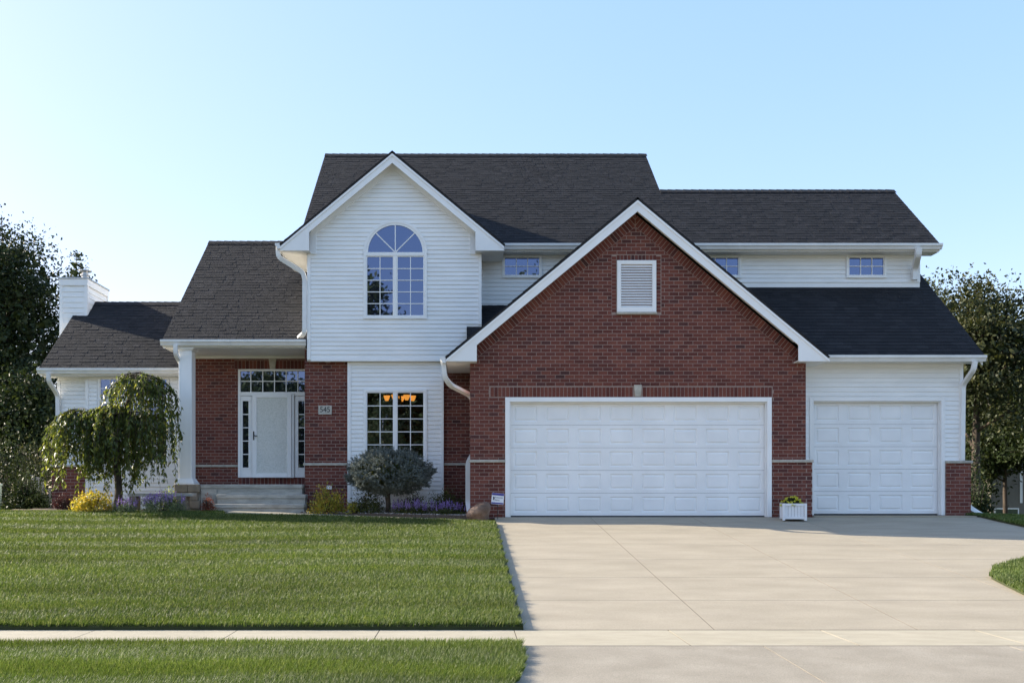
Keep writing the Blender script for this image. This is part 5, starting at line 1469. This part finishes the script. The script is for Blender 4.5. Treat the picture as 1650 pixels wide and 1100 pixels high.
for i, (px_, D_, rx_, h_, lb) in enumerate([
        (64, 27.0, 1.0, 2.2, 'tall dark shrub touching the brick base of the side wing'), (22, 27.6, 1.2, 2.0, 'wide dark shrub below the tallest tree'),
        (-30, 27.0, 1.1, 2.5, 'dark shrub cut off by the picture edge below the trees'), (46, 25.3, .75, 1.0, 'low dark shrub at the front of the shrub bed')]):
    shrub('dark_shrub', lb, 'shrub', PX(px_, D_), Y(D_), .05, rx_, rx_ * .8, h_, 200 + i, leaf=.085, n=3400, material='tree_leaf' if i != 0 else 'olive_leaf', group=HG, stems=12, shell=.2)
for i, (px_, D_, rx_, h_, lb) in enumerate([
        (1576, 28.5, .42, 1.5, 'dark shrub just behind the brick corner pier'), (1556, 31.0, .75, 2.6, 'dark shrub hidden low beneath the olive-green tree')]):
    shrub('dark_shrub', lb, 'shrub', PX(px_, D_), Y(D_), -.45, rx_, rx_ * .8, h_, 220 + i, leaf=.09, n=2600, material='tree_leaf', group=HG, stems=12, shell=.2)

# garden chair back, utility box
D = 26.0
gc = thing('garden_chair', 'grey fan-backed garden chair standing among the dark shrubs', 'chair', None, (PX(58, D), Y(D), .06))
rotm = Matrix.Rotation(math.radians(38), 3, 'Z')
for k in range(5):
    a = (k - 2) * .12; m = MB(); w = .05
    hgt = .98 - .05 * (k - 2) ** 2
    m.hexa([(a - w * .8, .20, .36), (a + w * .8, .20, .36), (a + w * .8, .222, .36), (a - w * .8, .222, .36), (a * 1.2 - w, .42, hgt), (a * 1.2 + w, .42, hgt), (a * 1.2 + w, .442, hgt), (a * 1.2 - w, .442, hgt)])
    o = m.build('back_slat', 'chair_paint', gc, bevel=.01); o.rotation_euler = (0, 0, math.radians(38))
m = MB(); m.hexa([(-.28, -.28, .38), (.28, -.28, .38), (.26, .24, .30), (-.26, .24, .30), (-.28, -.28, .41), (.28, -.28, .41), (.26, .24, .33), (-.26, .24, .33)]); o = m.build('seat', 'chair_paint', gc, bevel=.01); o.rotation_euler = (0, 0, math.radians(38))
for sx in (-1, 1):
    m = MB(); m.box(sx * .29 - .02, sx * .29 + .02, -.29, -.20, 0, .58); o = m.build('leg', 'chair_paint', gc); o.rotation_euler = (0, 0, math.radians(38))
    m = MB(); m.box(sx * .29 - .02, sx * .29 + .02, .18, .27, 0, .40); o = m.build('leg', 'chair_paint', gc); o.rotation_euler = (0, 0, math.radians(38))
    m = MB(); m.box(sx * .31 - .05, sx * .31 + .05, -.33, .34, .581, .60); o = m.build('armrest', 'chair_paint', gc, bevel=.006); o.rotation_euler = (0, 0, math.radians(38))
D = 25.0
ub = thing('utility_box', 'pale green utility pedestal at the picture edge beside the shrubs', 'utility box', None, (PX(-6, D), Y(D), .03))
m = MB(); m.box(-.10, .10, -.10, .10, 0, .68); m.build('body', 'utility_paint', ub, bevel=.02)
m = MB(); m.box(-.115, .115, -.115, .115, .681, .76); m.build('lid', 'utility_paint', ub, bevel=.02)

# neighbouring house, mostly hidden by the trees
nbx0, nby, nbz = PX(1596, 45), Y(45), -.75
nh = thing('neighbor_house', 'tan sided neighboring house behind the trees with a white basement window', 'house', None, (nbx0, nby, nbz))
m = MB(); m.box(0, 14, 0, 9, 0, 5.6); m.build('wall', 'neighbor_siding', nh)
m = MB()
for k in range(36):
    z = .15 + k * .15; m.prism_yz([(-.004, z), (-.022, z), (-.008, z + .148), (-.004, z + .148)], 0, 14)
m.build('siding_boards', 'neighbor_siding', nh, kind='stuff')
m = MB(); m.prism_yz([(-.6, 5.5), (4.5, 8.3), (9.6, 5.5), (9.6, 5.65), (4.5, 8.5), (-.6, 5.65)], -.4, 14.4); m.build('roof', 'roof_deck', nh)
s45 = 45 / FPX
wa, wb, wc, wd = (1601 - 1596) * s45, (1641 - 1596) * s45, PZ(833, 45) - nbz, PZ(818, 45) - nbz
w_ = bpy.data.objects.new('window', None); COL.objects.link(w_); w_.parent = nh
m = MB()
for (a, b, c, d) in ((wa, wa + .06, wc, wd), (wb - .06, wb, wc, wd), (wa + .06, wb - .06, wd - .06, wd), (wa + .06, wb - .06, wc, wc + .05), ((wa + wb) / 2 - .03, (wa + wb) / 2 + .03, wc + .05, wd - .06)): m.box(a, b, -.06, -.02, c, d)
m.build('frame', 'trim', w_)
for a, b in ((wa + .06, (wa + wb) / 2 - .03), ((wa + wb) / 2 + .03, wb - .06)):
    m = MB(); m.box(a, b, -.035, -.025, wc + .05, wd - .06); m.build('pane', 'glass', w_)
xa = (1641 - 1596) * s45 + .05
m = MB(); m.box(xa, xa + .12, -.05, -.023, .9, 5.4); m.build('corner_board', 'trim', nh)

# trees across the street, behind the viewer: the windows mirror them
GS = 'street trees across the road'
for i, (x, y, h, cr, lo) in enumerate([(-15.5, -45, 12.0, 4.6, 1.0), (-8.0, -48, 19.5, 4.6, 1.4), (0.5, -46, 16.5, 4.6, 1.0), (7.0, -49, 23.0, 4.8, 1.4), (-3.6, -55, 15, 4.6, .8)]):
    tree('street_tree', ['round tree across the street, beside the tallest pair', 'tall tree across the street behind the pale birch', 'middle tree of the row across the street', 'tallest tree of the row across the street', 'broad tree across the street filling the gap behind the row', 'shortest tree across the street, far end of the row'][i], GS,
         x, y, -1.2, h, cr, lo, 300 + i, leaf=.42, nclump=190, per=70, cl=1.1, material='street_leaf', trunk_r=.25)
bt = thing('birch_tree', 'pale barked birch across the street with twin stems', 'tree', None, (-5.0, -33.0, -1.2))
m = MB(); m.tube([(0, 0, 0), (-.25, 0, 1.2), (-.35, 0, 2.6), (.1, 0, 4.2), (.2, 0, 6.5)], [.17, .15, .13, .10, .03], 9); m.tube([(.05, 0, .2), (.12, 0, 1.6), (.05, 0, 3.0), (.1, 0, 4.2)], [.12, .10, .09, .06], 8); m.build('trunk', 'pale_bark', bt, smooth=True)
rng = np.random.default_rng(77); L_ = Leaves()
for k in range(60):
    c = np.array([.1, 0, 6.0]) + rng.normal(size=3) * np.array([1.0, .9, 1.1]); p = c + rng.normal(size=(40, 3)) * .35; v, f = leaf_quads(p, .16, rng, .6); L_.add(v, f, rng.beta(2, 2, 40))
L_.build('crown', 'street_leaf', bt)
